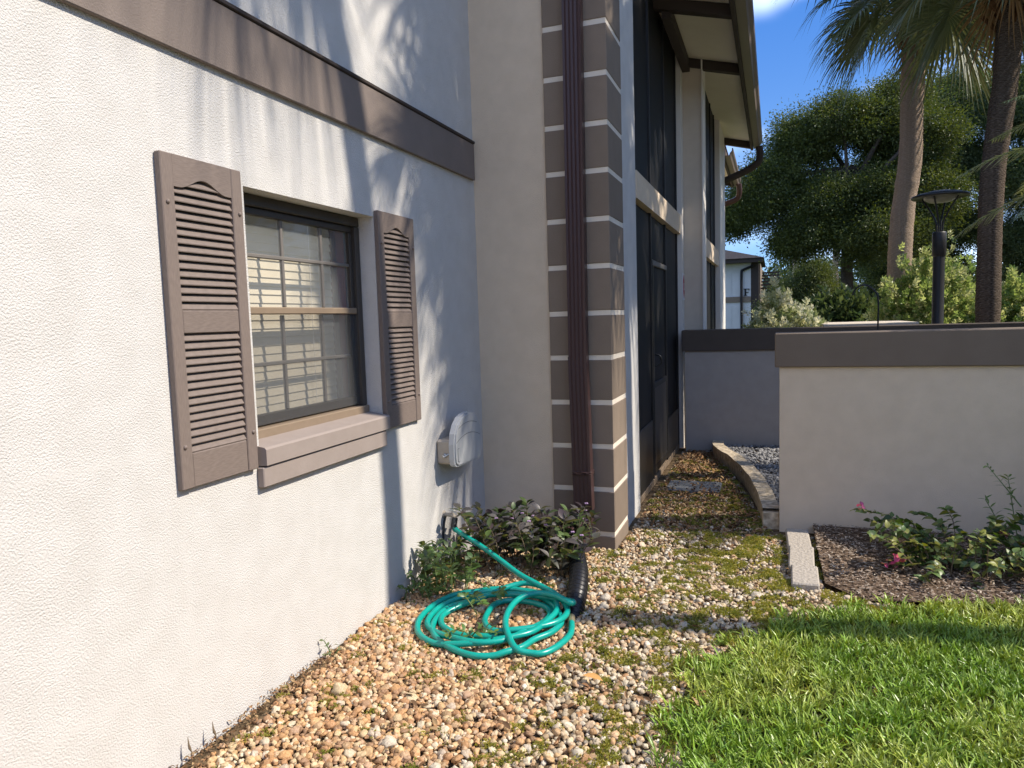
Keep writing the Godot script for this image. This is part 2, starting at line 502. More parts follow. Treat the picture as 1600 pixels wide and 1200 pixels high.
# ---------------------------------------------------------------- the apartment building
func make_building() -> void:
	var b := thing("apartment_building", "cream stucco apartment building with taupe band, quoins and dark screened porches", "building")
	var z0 := -4.445
	# left wall, with an opening for the window
	var s := S()
	bx(s, WX - 0.2, WX, -0.3, 0.985, z0, 4.0)
	bx(s, WX - 0.2, WX, 1.95, 4.8, z0, 4.0)
	bx(s, WX - 0.2, WX, 0.985, 1.95, -2.225, 4.0)
	bx(s, WX - 0.2, WX, 0.985, 1.95, z0, -3.15)
	var w := obj("wall", done(s), M.stucco, b)
	w.set_meta("label", "long sunlit cream stucco wall with the shuttered window")
	# the return facing the camera, then the porch side
	s = S()
	bx(s, WX - 0.2, -0.964, -0.3, 5.6, z0 - 0.22, z0)
	w = obj("wall", done(s), M.stucco_grey, b)
	w.set_meta("label", "shaded return wall beside the downspout")
	s = S()
	bx(s, -1.16, -0.964, -0.3, 5.6, -5.45, z0 - 0.22)
	obj("wall", done(s), M.stucco, b)
	# belt band on the left wall: a slab with a thin dark ledge line along its top
	s = S()
	bx(s, WX, WX + 0.022, 2.33, 2.555, z0 + 0.03, 4.0, 0.003)
	obj("belt_band", done(s), M.band, b)
	obj("dark_ledge", bxm(WX, WX + 0.030, 2.556, 2.575, z0 + 0.03, 4.0, 0.004), M.trim_dark, b)
	# quoins: twelve taupe blocks wrapping the corner, stucco joints between them
	var js := [-0.30, 0.057, 0.345, 0.62, 0.898, 1.18, 1.457, 1.745, 2.03, 2.32, 2.60, 2.89, 3.19, 3.48, 3.77, 4.06]
	for i in js.size() - 1:
		s = S()
		var y0: float = js[i] + 0.016
		var y1: float = js[i + 1] - 0.016
		var u := rng.randf_range(-0.001, 0.001)
		bx(s, -1.342 + u, -0.944, y0, y1, z0 - 0.001, z0 + 0.02 + u, 0.003)
		bx(s, -0.963, -0.944, y0, y1, -4.86 + u, z0 - 0.002, 0.003)
		obj("quoin_block", done(s), [M.taupe, M.taupe_light, M.taupe_dark][rng.randi() % 3], b)
	s = S()
	for i in range(1, js.size() - 1):
		bx(s, -1.338, -0.948, js[i] - 0.0155, js[i] + 0.0155, z0, z0 + 0.015)
		bx(s, -0.963, -0.948, js[i] - 0.0155, js[i] + 0.0155, -4.855, z0 - 0.001)
	obj("quoin_joint", done(s), M.joint, b).set_meta("kind", "stuff")
	make_window(b)
	# porch front: header, upper floor edge, screens and frames
	var px := -0.955
	s = S()
	bx(s, px - 0.14, px, 2.30, 2.50, -8.12, -5.452)
	obj("porch_header", done(s), M.stucco_grey, b)
	s = S()
	bx(s, px - 0.16, px + 0.012, -0.3, 5.2, -8.30, -8.12)
	obj("corner_post", done(s), M.white_trim, b)
	s = S()
	bx(s, -2.6, px - 0.15, 2.32, 2.48, -8.1, -4.7)      # floor of the upper porch
	bx(s, -2.7, -2.6, -0.3, 5.2, -8.3, -4.7)            # back wall
	bx(s, -2.6, px - 0.15, -0.3, -0.03, -8.1, -4.7)
	obj("porch_interior", done(s), M.interior, b)
	var zz := [-5.47, -6.33, -7.21, -8.10]
	for i in 3:
		var za: float = zz[i]
		var zb: float = zz[i + 1]
		if i != 1:
			obj("porch_screen", bxm(px - 0.055, px - 0.053, 0.0, 2.29, zb, za), M.screen, b)
			obj("kick_plate", bxm(px - 0.052, px - 0.04, -0.02, 0.52 if i == 0 else 0.40, zb + 0.02, za - 0.02, 0.003), M.kick, b)
		else:
			obj("porch_screen", bxm(px - 0.055, px - 0.053, 1.92, 2.29, zb, za), M.screen, b)
		obj("porch_screen", bxm(px - 0.055, px - 0.053, 2.52, 5.1, zb, za), M.screen, b)
	for z in zz:
		obj("screen_post", bxm(px - 0.075, px - 0.035, -0.05, 2.30, z - 0.018, z + 0.018, 0.003), M.screen_frame, b)
		obj("screen_post", bxm(px - 0.075, px - 0.035, 2.50, 5.1, z - 0.018, z + 0.018, 0.003), M.screen_frame, b)
	obj("sill_rail", bxm(px - 0.08, px - 0.034, -0.06, 0.0, -8.1, -5.46, 0.003), M.bronze_worn, b)
	# screen door
	var door := obj("screen_door", bxm(px - 0.050, px - 0.048, 0.06, 1.90, -7.17, -6.37), M.screen, b)
	s = S()
	for e in [[0.03, 1.90, -6.39, -6.345], [0.03, 1.90, -7.195, -7.15]]:
		bx(s, px - 0.06, px - 0.03, e[0], e[1], e[2], e[3], 0.003)
	bx(s, px - 0.058, px - 0.032, 0.03, 0.10, -7.15, -6.39, 0.003)
	bx(s, px - 0.058, px - 0.032, 0.79, 0.84, -7.15, -6.39, 0.003)
	obj("door_frame", done(s), M.screen_frame, door)
	obj("door_panel", bxm(px - 0.047, px - 0.036, 0.10, 0.79, -7.15, -6.39), M.kick, door)
	obj("top_rail", bxm(px - 0.062, px - 0.026, 1.86, 1.905, -7.195, -6.345, 0.004), M.muntin, door)
	s = S()
	tube(s, spline([Vector3(px - 0.03, 1.09, -6.42), Vector3(px + 0.015, 1.07, -6.42), Vector3(px + 0.02, 1.01, -6.43), Vector3(px - 0.03, 0.98, -6.42)], 4), 0.008, 6)
	obj("handle", done(s), M.screen_frame, door)
	# balustrade behind the upper screens
	obj("balcony_rail", bxm(px - 0.12, px - 0.08, 3.54, 3.585, -8.1, -5.46, 0.004), M.bronze_worn, b)
	var zb2 := -5.56
	while zb2 > -8.05:
		obj("baluster", bxm(px - 0.11, px - 0.09, 2.5, 3.54, zb2 - 0.009, zb2 + 0.009), M.muntin, b)
		zb2 -= 0.118
	# second bay, stepped out
	var qx := -0.745
	s = S()
	bx(s, -1.3, qx, -0.3, 5.0, -8.52, -8.31)
	w = obj("wall", done(s), M.tan, b)
	w.set_meta("label", "tan pier facing the camera between the two screened porches")
	obj("corner_trim", bxm(qx + 0.001, qx + 0.016, -0.3, 4.9, -8.62, -8.29), M.white_trim, b)
	obj("porch_screen", bxm(qx - 0.06, qx - 0.058, 2.33, 4.9, -10.96, -8.62), M.screen, b)
	obj("porch_screen", bxm(qx - 0.06, qx - 0.058, 0.9, 2.1, -10.96, -8.62), M.screen, b)
	obj("porch_header", bxm(qx - 0.15, qx - 0.01, 2.105, 2.325, -10.96, -8.62), M.stucco_grey, b)
	obj("sill_rail", bxm(qx - 0.15, qx + 0.01, 0.82, 0.9, -10.96, -8.62), M.white_trim, b)
	obj("wall", bxm(qx - 0.15, qx, -0.3, 0.815, -10.96, -8.63), M.stucco, b)
	obj("balcony_rail", bxm(qx - 0.12, qx - 0.09, 3.17, 3.21, -10.96, -8.62), M.bronze_worn, b)
	for z in [-9.3, -10.1, -10.7]:
		obj("screen_post", bxm(qx - 0.075, qx - 0.045, 0.9, 4.9, z - 0.015, z + 0.015), M.screen_frame, b)
	obj("corner_post", bxm(qx - 0.3, qx + 0.01, -0.3, 4.9, -12.1, -10.97), M.white_trim, b)
	obj("porch_interior", bxm(-2.6, -2.5, -0.3, 5.0, -12.1, -8.53), M.interior, b)
	obj("porch_interior", bxm(-2.5, qx - 0.16, 2.1, 2.3, -10.96, -8.53), M.interior, b)
	# third bay, set back
	obj("wall", bxm(-3.0, -1.35, -0.3, 4.2, -16.0, -12.11), M.stucco_grey, b)
	# eaves: soffit boards, rafters, fascia and gutter, and the roof over all
	eave(b, -0.35, 3.95, -6.15, -12.15, -1.35, [-6.75, -8.34, -12.08])
	eave(b, -0.80, 3.93, -12.45, -15.4, -1.6, [-15.3])
	s = S()
	bx(s, -12.0, WX + 0.28, 4.82, 5.0, z0 - 0.1, 4.3)
	bx(s, -12.0, -1.0, 5.61, 5.8, -16.2, z0 - 0.11)
	bx(s, -12.0, -11.8, -0.3, 4.81, -16.2, 4.2)         # the far sides close the house
	bx(s, -11.8, -2.05, -0.3, 4.81, 3.8, 4.0)
	bx(s, -11.8, -3.01, -0.3, 5.6, -16.2, -16.0)
	obj("roof", done(s), M.shingle, b)
	# gutter outlets: round elbows turning back to the wall
	s = S()
	tube(s, spline([Vector3(-0.22, 3.95, -11.95), Vector3(-0.21, 3.80, -11.98), Vector3(-0.25, 3.70, -12.0), Vector3(-0.40, 3.62, -12.05), Vector3(-0.60, 3.55, -12.1), Vector3(-0.76, 3.50, -12.14)], 5), 0.055, 10)
	tube(s, [Vector3(-0.76, 3.5, -12.15), Vector3(-0.80, 3.3, -12.17), Vector3(-0.80, 0.0, -12.17)], 0.045, 8)
	obj("gutter_elbow", done(s), M.trim_dark, b)
	s = S()
	tube(s, spline([Vector3(-0.66, 3.95, -15.2), Vector3(-0.65, 3.80, -15.25), Vector3(-0.70, 3.68, -15.3), Vector3(-0.9, 3.6, -15.3), Vector3(-1.3, 3.5, -15.3)], 5), 0.055, 10)
	obj("gutter_elbow", done(s), M.downspout, b)

func eave(b: Node3D, ex: float, ey: float, z0: float, z1: float, wx: float, rafters: Array) -> void:
	# ex, ey: lower inner edge of the fascia; the soffit climbs towards the wall
	var slope := 0.26
	var top := func(x: float) -> float: return ey + 0.10 + (ex - x) * slope
	var s := S()
	var poly := PackedVector2Array([Vector2(ex, top.call(ex)), Vector2(ex, top.call(ex) + 0.03), Vector2(wx, top.call(wx) + 0.03), Vector2(wx, top.call(wx))])
	prism(s, poly, Vector3(0, 0, z1), Vector3.RIGHT, Vector3.UP, z0 - z1)
	obj("soffit", done(s), M.soffit, b)
	for z in rafters:
		s = S()
		poly = PackedVector2Array([Vector2(ex, ey + 0.0), Vector2(ex, ey + 0.098), Vector2(wx, top.call(wx) - 0.002), Vector2(wx, top.call(wx) - 0.10)])
		prism(s, poly, Vector3(0, 0, z - 0.045), Vector3.RIGHT, Vector3.UP, 0.09)
		obj("rafter", done(s), M.trim_dark, b)
	obj("wall_plate", bxm(-0.94, -0.86, ey + 0.085, ey + 0.20, maxf(z1, -8.29), z0 - 0.6), M.trim_dark, b) if wx > -1.5 else null
	obj("fascia", bxm(ex + 0.002, ex + 0.04, ey - 0.02, ey + 0.19, z1, z0, 0.004), M.trim_dark, b)
	s = S()      # K-style gutter: a bent sheet with a rolled lip
	var g := PackedVector2Array([Vector2(0.0, 0.0), Vector2(0.085, 0.0), Vector2(0.098, 0.045), Vector2(0.125, 0.075), Vector2(0.132, 0.12), Vector2(0.112, 0.12), Vector2(0.112, 0.082), Vector2(0.082, 0.05), Vector2(0.07, 0.012), Vector2(0.012, 0.012), Vector2(0.012, 0.12), Vector2(0.0, 0.12)])
	prism(s, g, Vector3(ex + 0.043, ey + 0.015, z1 - 0.05), Vector3.RIGHT, Vector3.UP, z0 - z1 + 0.05)
	prism(s, PackedVector2Array([Vector2(0.012, 0.012), Vector2(0.07, 0.012), Vector2(0.112, 0.082), Vector2(0.112, 0.12), Vector2(0.012, 0.12)]), Vector3(ex + 0.043, ey + 0.015, z1 - 0.05), Vector3.RIGHT, Vector3.UP, 0.004)
	obj("gutter", done(s), M.gutter, b)
	# roof slab above
	s = S()
	poly = PackedVector2Array([Vector2(ex + 0.05, ey + 0.195), Vector2(ex + 0.05, ey + 0.235), Vector2(-3.4, ey + 0.235 + (ex + 3.4) * 0.34), Vector2(-3.4, ey + 0.195 + (ex + 3.4) * 0.34)])
	prism(s, poly, Vector3(0, 0, z1), Vector3.RIGHT, Vector3.UP, z0 - z1)
	obj("roof", done(s), M.shingle, b)

func make_window(b: Node3D) -> void:
	var za := -3.147     # far jamb
	var zn := -2.228
	var fx := -1.915     # front of the frame
	var win := obj("window", bxm(fx - 0.07, fx, 1.905, 1.949, za, zn, 0.004), M.bronze, b)
	win.set_meta("label", "bronze single-hung window with six lights in each sash")
	obj("frame", bxm(fx - 0.07, fx, 1.03, 1.904, za, za + 0.04, 0.004), M.bronze, win)
	obj("frame", bxm(fx - 0.07, fx, 1.03, 1.904, zn - 0.04, zn, 0.004), M.bronze, win)
	obj("frame", bxm(fx - 0.07, fx + 0.012, 0.988, 1.03, za, zn, 0.004), M.bronze_worn, win)
	# upper sash outside plane, lower sash a little behind
	obj("meeting_rail", bxm(fx - 0.05, fx - 0.008, 1.482, 1.512, za + 0.041, zn - 0.041, 0.004), M.bronze_worn, win)
	var s := S()
	bx(s, fx - 0.05, fx - 0.02, 1.875, 1.903, za + 0.041, zn - 0.041, 0.003)
	bx(s, fx - 0.05, fx - 0.02, 1.514, 1.874, za + 0.041, za + 0.064, 0.003)
	bx(s, fx - 0.05, fx - 0.02, 1.514, 1.874, zn - 0.064, zn - 0.041, 0.003)
	obj("sash", done(s), M.bronze, win)
	s = S()
	bx(s, fx - 0.066, fx - 0.03, 1.035, 1.078, za + 0.041, zn - 0.041, 0.003)
	bx(s, fx - 0.066, fx - 0.03, 1.079, 1.480, za + 0.041, za + 0.066, 0.003)
	bx(s, fx - 0.066, fx - 0.03, 1.079, 1.480, zn - 0.066, zn - 0.041, 0.003)
	obj("sash", done(s), M.bronze, win)
	for k in 2:
		var xo: float = [fx - 0.035, fx - 0.05][k]
		var ya: float = [1.513, 1.079][k]
		var yb: float = [1.874, 1.480][k]
		var ym: float = [1.716, 1.280][k]
		for z in [-2.579, -2.862]:
			obj("muntin", bxm(xo - 0.008, xo + 0.008, ya, yb, z - 0.0085, z + 0.0085, 0.003), M.muntin, win)
		obj("muntin", bxm(xo - 0.0075, xo + 0.010, ym - 0.008, ym + 0.008, za + 0.065, zn - 0.065, 0.003), M.muntin, win)
		var zs := [zn - 0.064, -2.579, -2.862, za + 0.064]
		for i in 3:
			obj("pane", bxm(xo - 0.0015, xo + 0.0015, ya, ym - 0.008, zs[i + 1] + 0.009, zs[i] - 0.009), M.glass, win)
			obj("pane", bxm(xo - 0.0015, xo + 0.0015, ym + 0.008, yb, zs[i + 1] + 0.009, zs[i] - 0.009), M.glass, win)
	obj("insect_screen", bxm(fx - 0.016, fx - 0.015, 1.04, 1.48, za + 0.041, zn - 0.041), M.insect, win)
	obj("jamb_liner", bxm(-2.045, fx - 0.072, 1.0, 1.90, -3.1465, -3.132), M.curtain, win)
	# masonry sill: sloped top, a lower course set back
	s = S()
	prism(s, PackedVector2Array([Vector2(fx - 0.06, 0.90), Vector2(WX + 0.042, 0.912), Vector2(WX + 0.042, 0.972), Vector2(WX + 0.034, 0.980), Vector2(fx + 0.013, 0.995), Vector2(fx + 0.013, 0.987), Vector2(fx - 0.06, 0.987)]), Vector3(0, 0, -3.148), Vector3.RIGHT, Vector3.UP, 0.935)
	obj("window_sill", done(s), M.sill, b)
	obj("window_sill", bxm(WX, WX + 0.032, 0.828, 0.905, -3.13, -2.205, 0.004), M.sill, b)
	# the room behind
	s = S()
	bx(s, -3.6, -3.5, 0.0, 2.4, -4.2, -1.2)
	bx(s, -3.5, WX - 0.21, 0.0, 0.1, -4.2, -1.2)
	bx(s, -3.5, WX - 0.21, 2.4, 2.5, -4.2, -1.2)
	bx(s, -3.5, WX - 0.21, 0.1, 2.4, -4.3, -4.2)
	bx(s, -3.5, WX - 0.21, 0.1, 2.4, -1.2, -1.1)
	obj("room", done(s), M.interior, b)

func make_shutters() -> void:
	for k in 2:
		var t := thing("shutter", ["sunlit brown louvred shutter on the left of the window, nearest the camera", "shaded brown louvred shutter on the right of the window"][k], "shutter", Vector3(WX, [0.908, 0.905][k], [-2.002, -3.335][k]), "louvred shutters beside the window")
		var hh: float = [1.085, 1.075][k]
		var hw := 0.185
		var th := 0.026
		var st := 0.052
		for sd in [-1.0, 1.0]:
			obj("stile", bxm(0.001, th, 0.0, hh, sd * hw, sd * (hw - st), 0.003), M.shutter, t)
			for y in [0.14, hh - 0.155]:
				var s2 := S()
				lathe(s2, [Vector2(0.0075, 0.0), Vector2(0.0075, 0.003), Vector2(0.005, 0.006), Vector2(0.0, 0.007)], 10, Transform3D(Basis(Vector3(0, 1, 0), Vector3(1, 0, 0), Vector3(0, 0, -1)), Vector3(th, y, sd * (hw - 0.02))))
				obj("screw_cap", done(s2), M.shutter, t)
		var iw := hw - st - 0.0005
		obj("bottom_rail", bxm(0.001, th - 0.003, 0.0, 0.115, -iw, iw, 0.003), M.shutter_rail, t)
		var mid := hh * 0.505
		obj("middle_rail", bxm(0.001, th - 0.003, mid - 0.038, mid + 0.038, -iw, iw, 0.003), M.shutter_rail, t)
		# arched top rail
		var poly := PackedVector2Array()
		for i in 25:
			var u := -1.0 + i / 12.0
			var bump := 0.5 + 0.5 * cos(clampf(u / 0.82, -1, 1) * PI)
			poly.append(Vector2(u * iw, hh - 0.102 + 0.036 * bump))
		poly.append(Vector2(iw, hh))
		poly.append(Vector2(-iw, hh))
		var s := S()
		prism(s, poly, Vector3(0.001, 0, 0), Vector3(0, 0, -1), Vector3.UP, th - 0.004)
		obj("top_rail", done(s), M.shutter_rail, t)
		obj("back_panel", bxm(0.0005, 0.004, 0.116, hh - 0.06, -iw, iw), M.bronze, t)
		for part in [[0.115, mid - 0.038, 15], [mid + 0.038, hh - 0.07, 16]]:
			var n: int = part[2]
			var pitch: float = (part[1] - part[0]) / n
			for i in n:
				var y: float = part[0] + pitch * (i + 0.30)
				s = S()      # a louvre leaning out at its foot
				prism(s, PackedVector2Array([Vector2(0.006, y + pitch * 0.58), Vector2(0.009, y + pitch * 0.60), Vector2(0.0215, y - pitch * 0.12), Vector2(0.0205, y - pitch * 0.24), Vector2(0.017, y - pitch * 0.22)]), Vector3(0, 0, -iw), Vector3.RIGHT, Vector3.UP, iw * 2.0)
				obj("slat", done(s), M.shutter_rail, t)

func make_blind() -> void:
	var t := thing("window_blind", "cream slatted blind hanging closed behind the window panes", "blind", Vector3(-2.06, 0, 0))
	obj("headrail", bxm(-0.025, 0.02, 1.90, 1.945, -3.10, -2.2, 0.004), M.blind, t)
	var y := 1.885
	while y > 1.0:
		var s := S()
		box(s, Vector3(0, y, -2.65), Vector3(0.046, 0.003, 0.90), 0.001, Basis(Vector3(0, 0, 1), -1.38 + rng.randf_range(-0.02, 0.02)))
		obj("slat", done(s), M.blind, t)
		y -= 0.0365
	for z in [-2.42, -2.9]:
		obj("cord", bxm(0.021, 0.0225, 1.0, 1.9, z - 0.001, z + 0.001), M.white_trim, t)
	t = thing("curtain", "dark red curtain edge beside the blind inside the window", "curtain", Vector3(-2.11, 0.0, -3.17))
	var s := S()
	var a := []
	for i in 25:
		a.append(Vector2(0.014 * sin(i * 0.9), 0.08 - i * 0.0085))
	s.set_smooth_group(1)
	for i in 24:
		quad(s, Vector3(a[i].x, 0.7, a[i].y), Vector3(a[i + 1].x, 0.7, a[i + 1].y), Vector3(a[i + 1].x, 2.15, a[i + 1].y), Vector3(a[i].x, 2.15, a[i].y))
	obj("cloth", done(s), M.curtain, t)

# ---------------------------------------------------------------- low walls
func low_wall(label: String, x0: float, x1: float, z: float, thick: float, top: float, capm: Material, wallm: Material, lip := 0.03, capw := 0.225) -> Node3D:
	var t := thing("garden_wall", label, "wall", Vector3(0, 0, 0))
	obj("wall", bxm(x0 + lip, x1, -0.3, top - capw, z - thick, z), wallm, t)
	obj("cap", bxm(x0, x1 + 0.01, top - capw + 0.001, top, z - thick - lip, z + lip * 0.8, 0.006), capm, t)
	return t

func make_low_walls() -> void:
	low_wall("nearest low stucco wall with taupe cap above the bougainvillea", 0.003, 6.0, -5.11, 0.22, 1.287, M.cap, M.stucco_grey)
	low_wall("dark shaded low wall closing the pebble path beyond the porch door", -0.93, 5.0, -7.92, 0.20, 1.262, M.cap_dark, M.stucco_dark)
	low_wall("low patio wall with a pale cap behind the dark wall", 0.52, 1.46, -8.9, 1.3, 1.272, M.tan, M.stucco, 0.02, 0.06)
	low_wall("brown capped patio wall farthest back beside the pale one", -0.28, 0.50, -9.6, 0.9, 1.30, M.trim_dark, M.stucco, 0.02, 0.12)

func make_far_building() -> void:
	var t := thing("apartment_building", "distant white panelled building marked F with dark hip roof", "building", Vector3(0, 0, -52))
	obj("wall", bxm(-14, -1.5, -0.2, 4.87, -10, 0), M.siding, t)
	for x in [-2.78, -5.2, -7.6]:
		obj("batten", bxm(x - 0.03, x + 0.03, -0.2, 4.86, 0.001, 0.03), M.siding, t)
	obj("belt_band", bxm(-14, -1.49, 2.13, 2.52, 0.001, 0.05), M.taupe, t)
	obj("fascia", bxm(-14, -0.75, 4.75, 5.03, 0.1, 0.75), M.trim_dark, t)
	var s := S()
	var e := [Vector3(-14.5, 5.031, 0.85), Vector3(-0.65, 5.031, 0.85), Vector3(-0.65, 5.031, -11), Vector3(-14.5, 5.031, -11), Vector3(-14.5, 6.9, -5), Vector3(-6.5, 6.9, -5)]
	quad(s, e[0], e[1], e[5], e[4])
	tri(s, e[1], e[2], e[5])
	quad(s, e[2], e[3], e[4], e[5])
	tri(s, e[3], e[0], e[4])
	quad(s, e[3], e[2], e[1], e[0])
	obj("roof", done(s), M.shingle, t)
	obj("corner_post", bxm(-1.49, -1.0, -0.2, 4.74, -0.6, 0.0), M.trim_dark, t)
	obj("side_wall", bxm(-1.49, -0.9, -0.2, 4.74, -10, -0.61), M.bronze_worn, t)
	for i in 6:
		obj("rafter", bxm(-0.9, 0.35, 3.0 + i * 0.28, 3.12 + i * 0.28, -1.5 - i * 1.4, -1.3 - i * 1.4), M.trim_dark, t)
	obj("porch_post", bxm(-0.35, -0.2, -0.2, 3.6, -1.6, -1.4), M.trim_dark, t)
	s = S()
	tube(s, spline([Vector3(-1.35, 4.55, 0.12), Vector3(-1.7, 4.42, 0.12), Vector3(-2.0, 4.28, 0.12), Vector3(-2.1, 4.05, 0.12), Vector3(-2.1, 2.0, 0.12), Vector3(-2.1, 0.0, 0.12)], 5), 0.085, 8)
	obj("downspout", done(s), M.letter, t)
	var tm := TextMesh.new()
	tm.text = "F"
	var fo := SystemFont.new()
	fo.font_names = PackedStringArray(["Droid Serif"])
	fo.font_weight = 700
	tm.font = fo
	tm.font_size = 64
	tm.pixel_size = 0.0105
	tm.depth = 0.03
	var l := obj("letter", tm, M.letter, t)
	l.position = Vector3(-1.78, 2.79, 0.03)

# ---------------------------------------------------------------- things on the wall
func sweep(s: SurfaceTool, poly: PackedVector2Array, pts: Array, side := Vector3.RIGHT) -> void:   # poly: x along side, y along t x side
	var rings := []
	for i in pts.size():
		var t: Vector3 = (pts[mini(i + 1, pts.size() - 1)] - pts[maxi(i - 1, 0)]).normalized()
		var x := (side - t * side.dot(t)).normalized()
		var y := t.cross(x)
		var ring := []
		for p in poly:
			ring.append(pts[i] + x * p.x + y * p.y)
		rings.append(ring)
	var n := poly.size()
	for i in pts.size() - 1:
		for j in n:
			var k := (j + 1) % n
			quad(s, rings[i][j], rings[i][k], rings[i + 1][k], rings[i + 1][j])

func make_wall_fittings() -> void:
	# downspout: fluted rectangular pipe, leaning lower length, ribbed elbow
	var t := thing("downspout", "dark brown fluted downspout in front of the taupe quoins", "downspout")
	var hw := 0.056
	var hd := 0.036
	var poly := PackedVector2Array()
	var front := 9
	for i in front + 1:          # the face turned to the camera, with flutes (y points away from the wall when the pipe runs down)
		var u := -hw + 2.0 * hw * i / front
		poly.append(Vector2(u, -hd + (0.006 if i % 2 == 1 and i < front else 0.0)))
	poly.append(Vector2(hw, hd))
	poly.append(Vector2(-hw, hd))
	var zc := -4.385
	var s := S()
	sweep(s, poly, [Vector3(-1.146, 1.17, zc), Vector3(-1.128, 5.0, zc)])
	obj("upper_pipe", done(s), M.downspout, t)
	var thin := PackedVector2Array()
	for p in poly:
		thin.append(p * 1.035)
	s = S()
	sweep(s, thin, [Vector3(-1.122, 0.24, zc + 0.035), Vector3(-1.147, 1.19, zc + 0.002)])
	obj("lower_pipe", done(s), M.downspout, t)
	s = S()
	for y in [0.47, 0.455]:
		bx(s, -1.188, -1.065, y, y + 0.006, zc - 0.03, zc + 0.071, 0.002)
	tube(s, spline([Vector3(-1.18, 0.475, zc + 0.07), Vector3(-1.14, 0.462, zc + 0.076), Vector3(-1.11, 0.474, zc + 0.075), Vector3(-1.075, 0.462, zc + 0.071)], 4), 0.003, 5)
	obj("strap", done(s), M.downspout, t)
	s = S()
	var ep := []
	for i in 12:
		var a := deg_to_rad(90.0 - i * 5.0)
		ep.append(Vector3(-1.122 - 0.0015 * i, 0.26 - 0.024 * i * sin(a) - 0.0, zc + 0.037 + 0.020 * i * (1.0 - sin(a)) * 2.2))
	var es := []
	for i in ep.size():
		es.append(ep[i])
	ep.reverse()
	for i in ep.size() - 1:      # each rib a short length a little wider than its neighbour
		var k := PackedVector2Array()
		for p in poly:
			k.append(p * (1.06 if i % 2 == 0 else 1.01))
		sweep(s, k, [ep[i], ep[i + 1]])
	obj("elbow", done(s), M.downspout, t)
	# corrugated drain pipe on the ground
	t = thing("drain_pipe", "black corrugated drain pipe lying on the pebbles beside the hose", "pipe")
	var pts := spline([Vector3(-1.14, 0.06, -4.22), Vector3(-1.09, 0.07, -4.0), Vector3(-1.0, 0.075, -3.72), Vector3(-0.945, 0.06, -3.5), Vector3(-0.915, 0.02, -3.30), Vector3(-0.905, -0.04, -3.2)], 22)
	var rr := []
	for i in pts.size():
		rr.append(0.052 if i % 4 < 2 else 0.042)
	s = S()
	tube(s, pts, rr, 20)
	obj("pipe", done(s), M.corrugated, t)
	# utility box with an arched cover
	t = thing("utility_box", "grey arched plastic cover on a beige wall box above the spigot", "utility box", Vector3(WX, 0, 0))
	obj("body", bxm(0.0, 0.092, 0.612, 0.755, -4.03, -3.735, 0.012), M.box_beige, t)
	s = S()
	poly = PackedVector2Array()
	var prof := [Vector2(-0.205, 0.66), Vector2(-0.205, 0.74), Vector2(-0.19, 0.80), Vector2(-0.155, 0.85), Vector2(-0.10, 0.882), Vector2(-0.03, 0.893), Vector2(0.04, 0.889), Vector2(0.10, 0.872), Vector2(0.15, 0.838), Vector2(0.185, 0.79), Vector2(0.2, 0.73), Vector2(0.2, 0.645), Vector2(0.19, 0.61), Vector2(0.165, 0.595), Vector2(-0.17, 0.585), Vector2(-0.195, 0.605)]
	for p in prof:
		poly.append(Vector2(-p.x, p.y))
	prism(s, poly, Vector3(0.085, 0, -3.925), Vector3(0, 0, -1), Vector3.UP, 0.030)
	var small := PackedVector2Array()
	for p in poly:
		small.append(Vector2(p.x * 0.93, 0.74 + (p.y - 0.74) * 0.93))
	prism(s, small, Vector3(0.115, 0, -3.925), Vector3(0, 0, -1), Vector3.UP, 0.008)
	obj("cover", done(s), M.cover_grey, t)
	for e in [[0.735, 0.13, 0.035], [0.815, 0.10, 0.022]]:
		s = S()
		var gp := []
		for i in 15:
			var u := -1.0 + i / 7.0
			gp.append(Vector3(0.1232, e[0] + e[2] * (1.0 - u * u), -3.925 - u * e[1] * 1.35))
		tube(s, gp, 0.0013, 5)
		obj("cover_groove", done(s), M.groove, t)
	for e in [[[-3.785, 0.70], [-3.765, 0.70], [-3.765, 0.625], [-3.785, 0.622]]]:
		s = S()
		var gp := []
		for q in e:
			gp.append(Vector3(0.1232, q[1], q[0]))
		tube(s, gp, 0.0018, 5)
		obj("cover_groove", done(s), M.groove, t)
	s = S()
	tube(s, spline([Vector3(0.045, 0.668, -3.728), Vector3(0.05, 0.668, -3.715), Vector3(0.06, 0.66, -3.712), Vector3(0.07, 0.668, -3.72), Vector3(0.08, 0.675, -3.73)], 3), 0.005, 6)
	lathe(s, [Vector2(0.011, 0.0), Vector2(0.011, 0.008), Vector2(0.0, 0.011)], 10, Transform3D(Basis(Vector3(1, 0, 0), Vector3(0, 0, 1), Vector3(0, -1, 0)), Vector3(0.055, 0.668, -3.733)))
	obj("latch", done(s), M.steel, t)
	# spigot with a white wheel and insulated neck
	t = thing("spigot", "small wall spigot with white wheel feeding the green hose", "tap", Vector3(WX, 0.30, -3.80))
	s = S()
	tube(s, [Vector3(0.0, 0, 0), Vector3(0.05, 0.0, 0.0), Vector3(0.075, -0.012, 0.0)], 0.012, 8)
	lathe(s, [Vector2(0.024, 0.0), Vector2(0.024, 0.004), Vector2(0.012, 0.006)], 12, Transform3D(Basis(Vector3(0, -1, 0), Vector3(1, 0, 0), Vector3(0, 0, 1)), Vector3(0.0, 0, 0)))
	obj("body", done(s), M.box_beige, t)
	s = S()
	for i in 6:
		var a := TAU * i / 6
		tube(s, [Vector3(0.05, 0.022, -0.012), Vector3(0.05 + 0.02 * cos(a), 0.022 + 0.02 * sin(a), -0.018)], 0.004, 5)
	obj("handle", done(s), M.white_plastic, t)
	s = S()
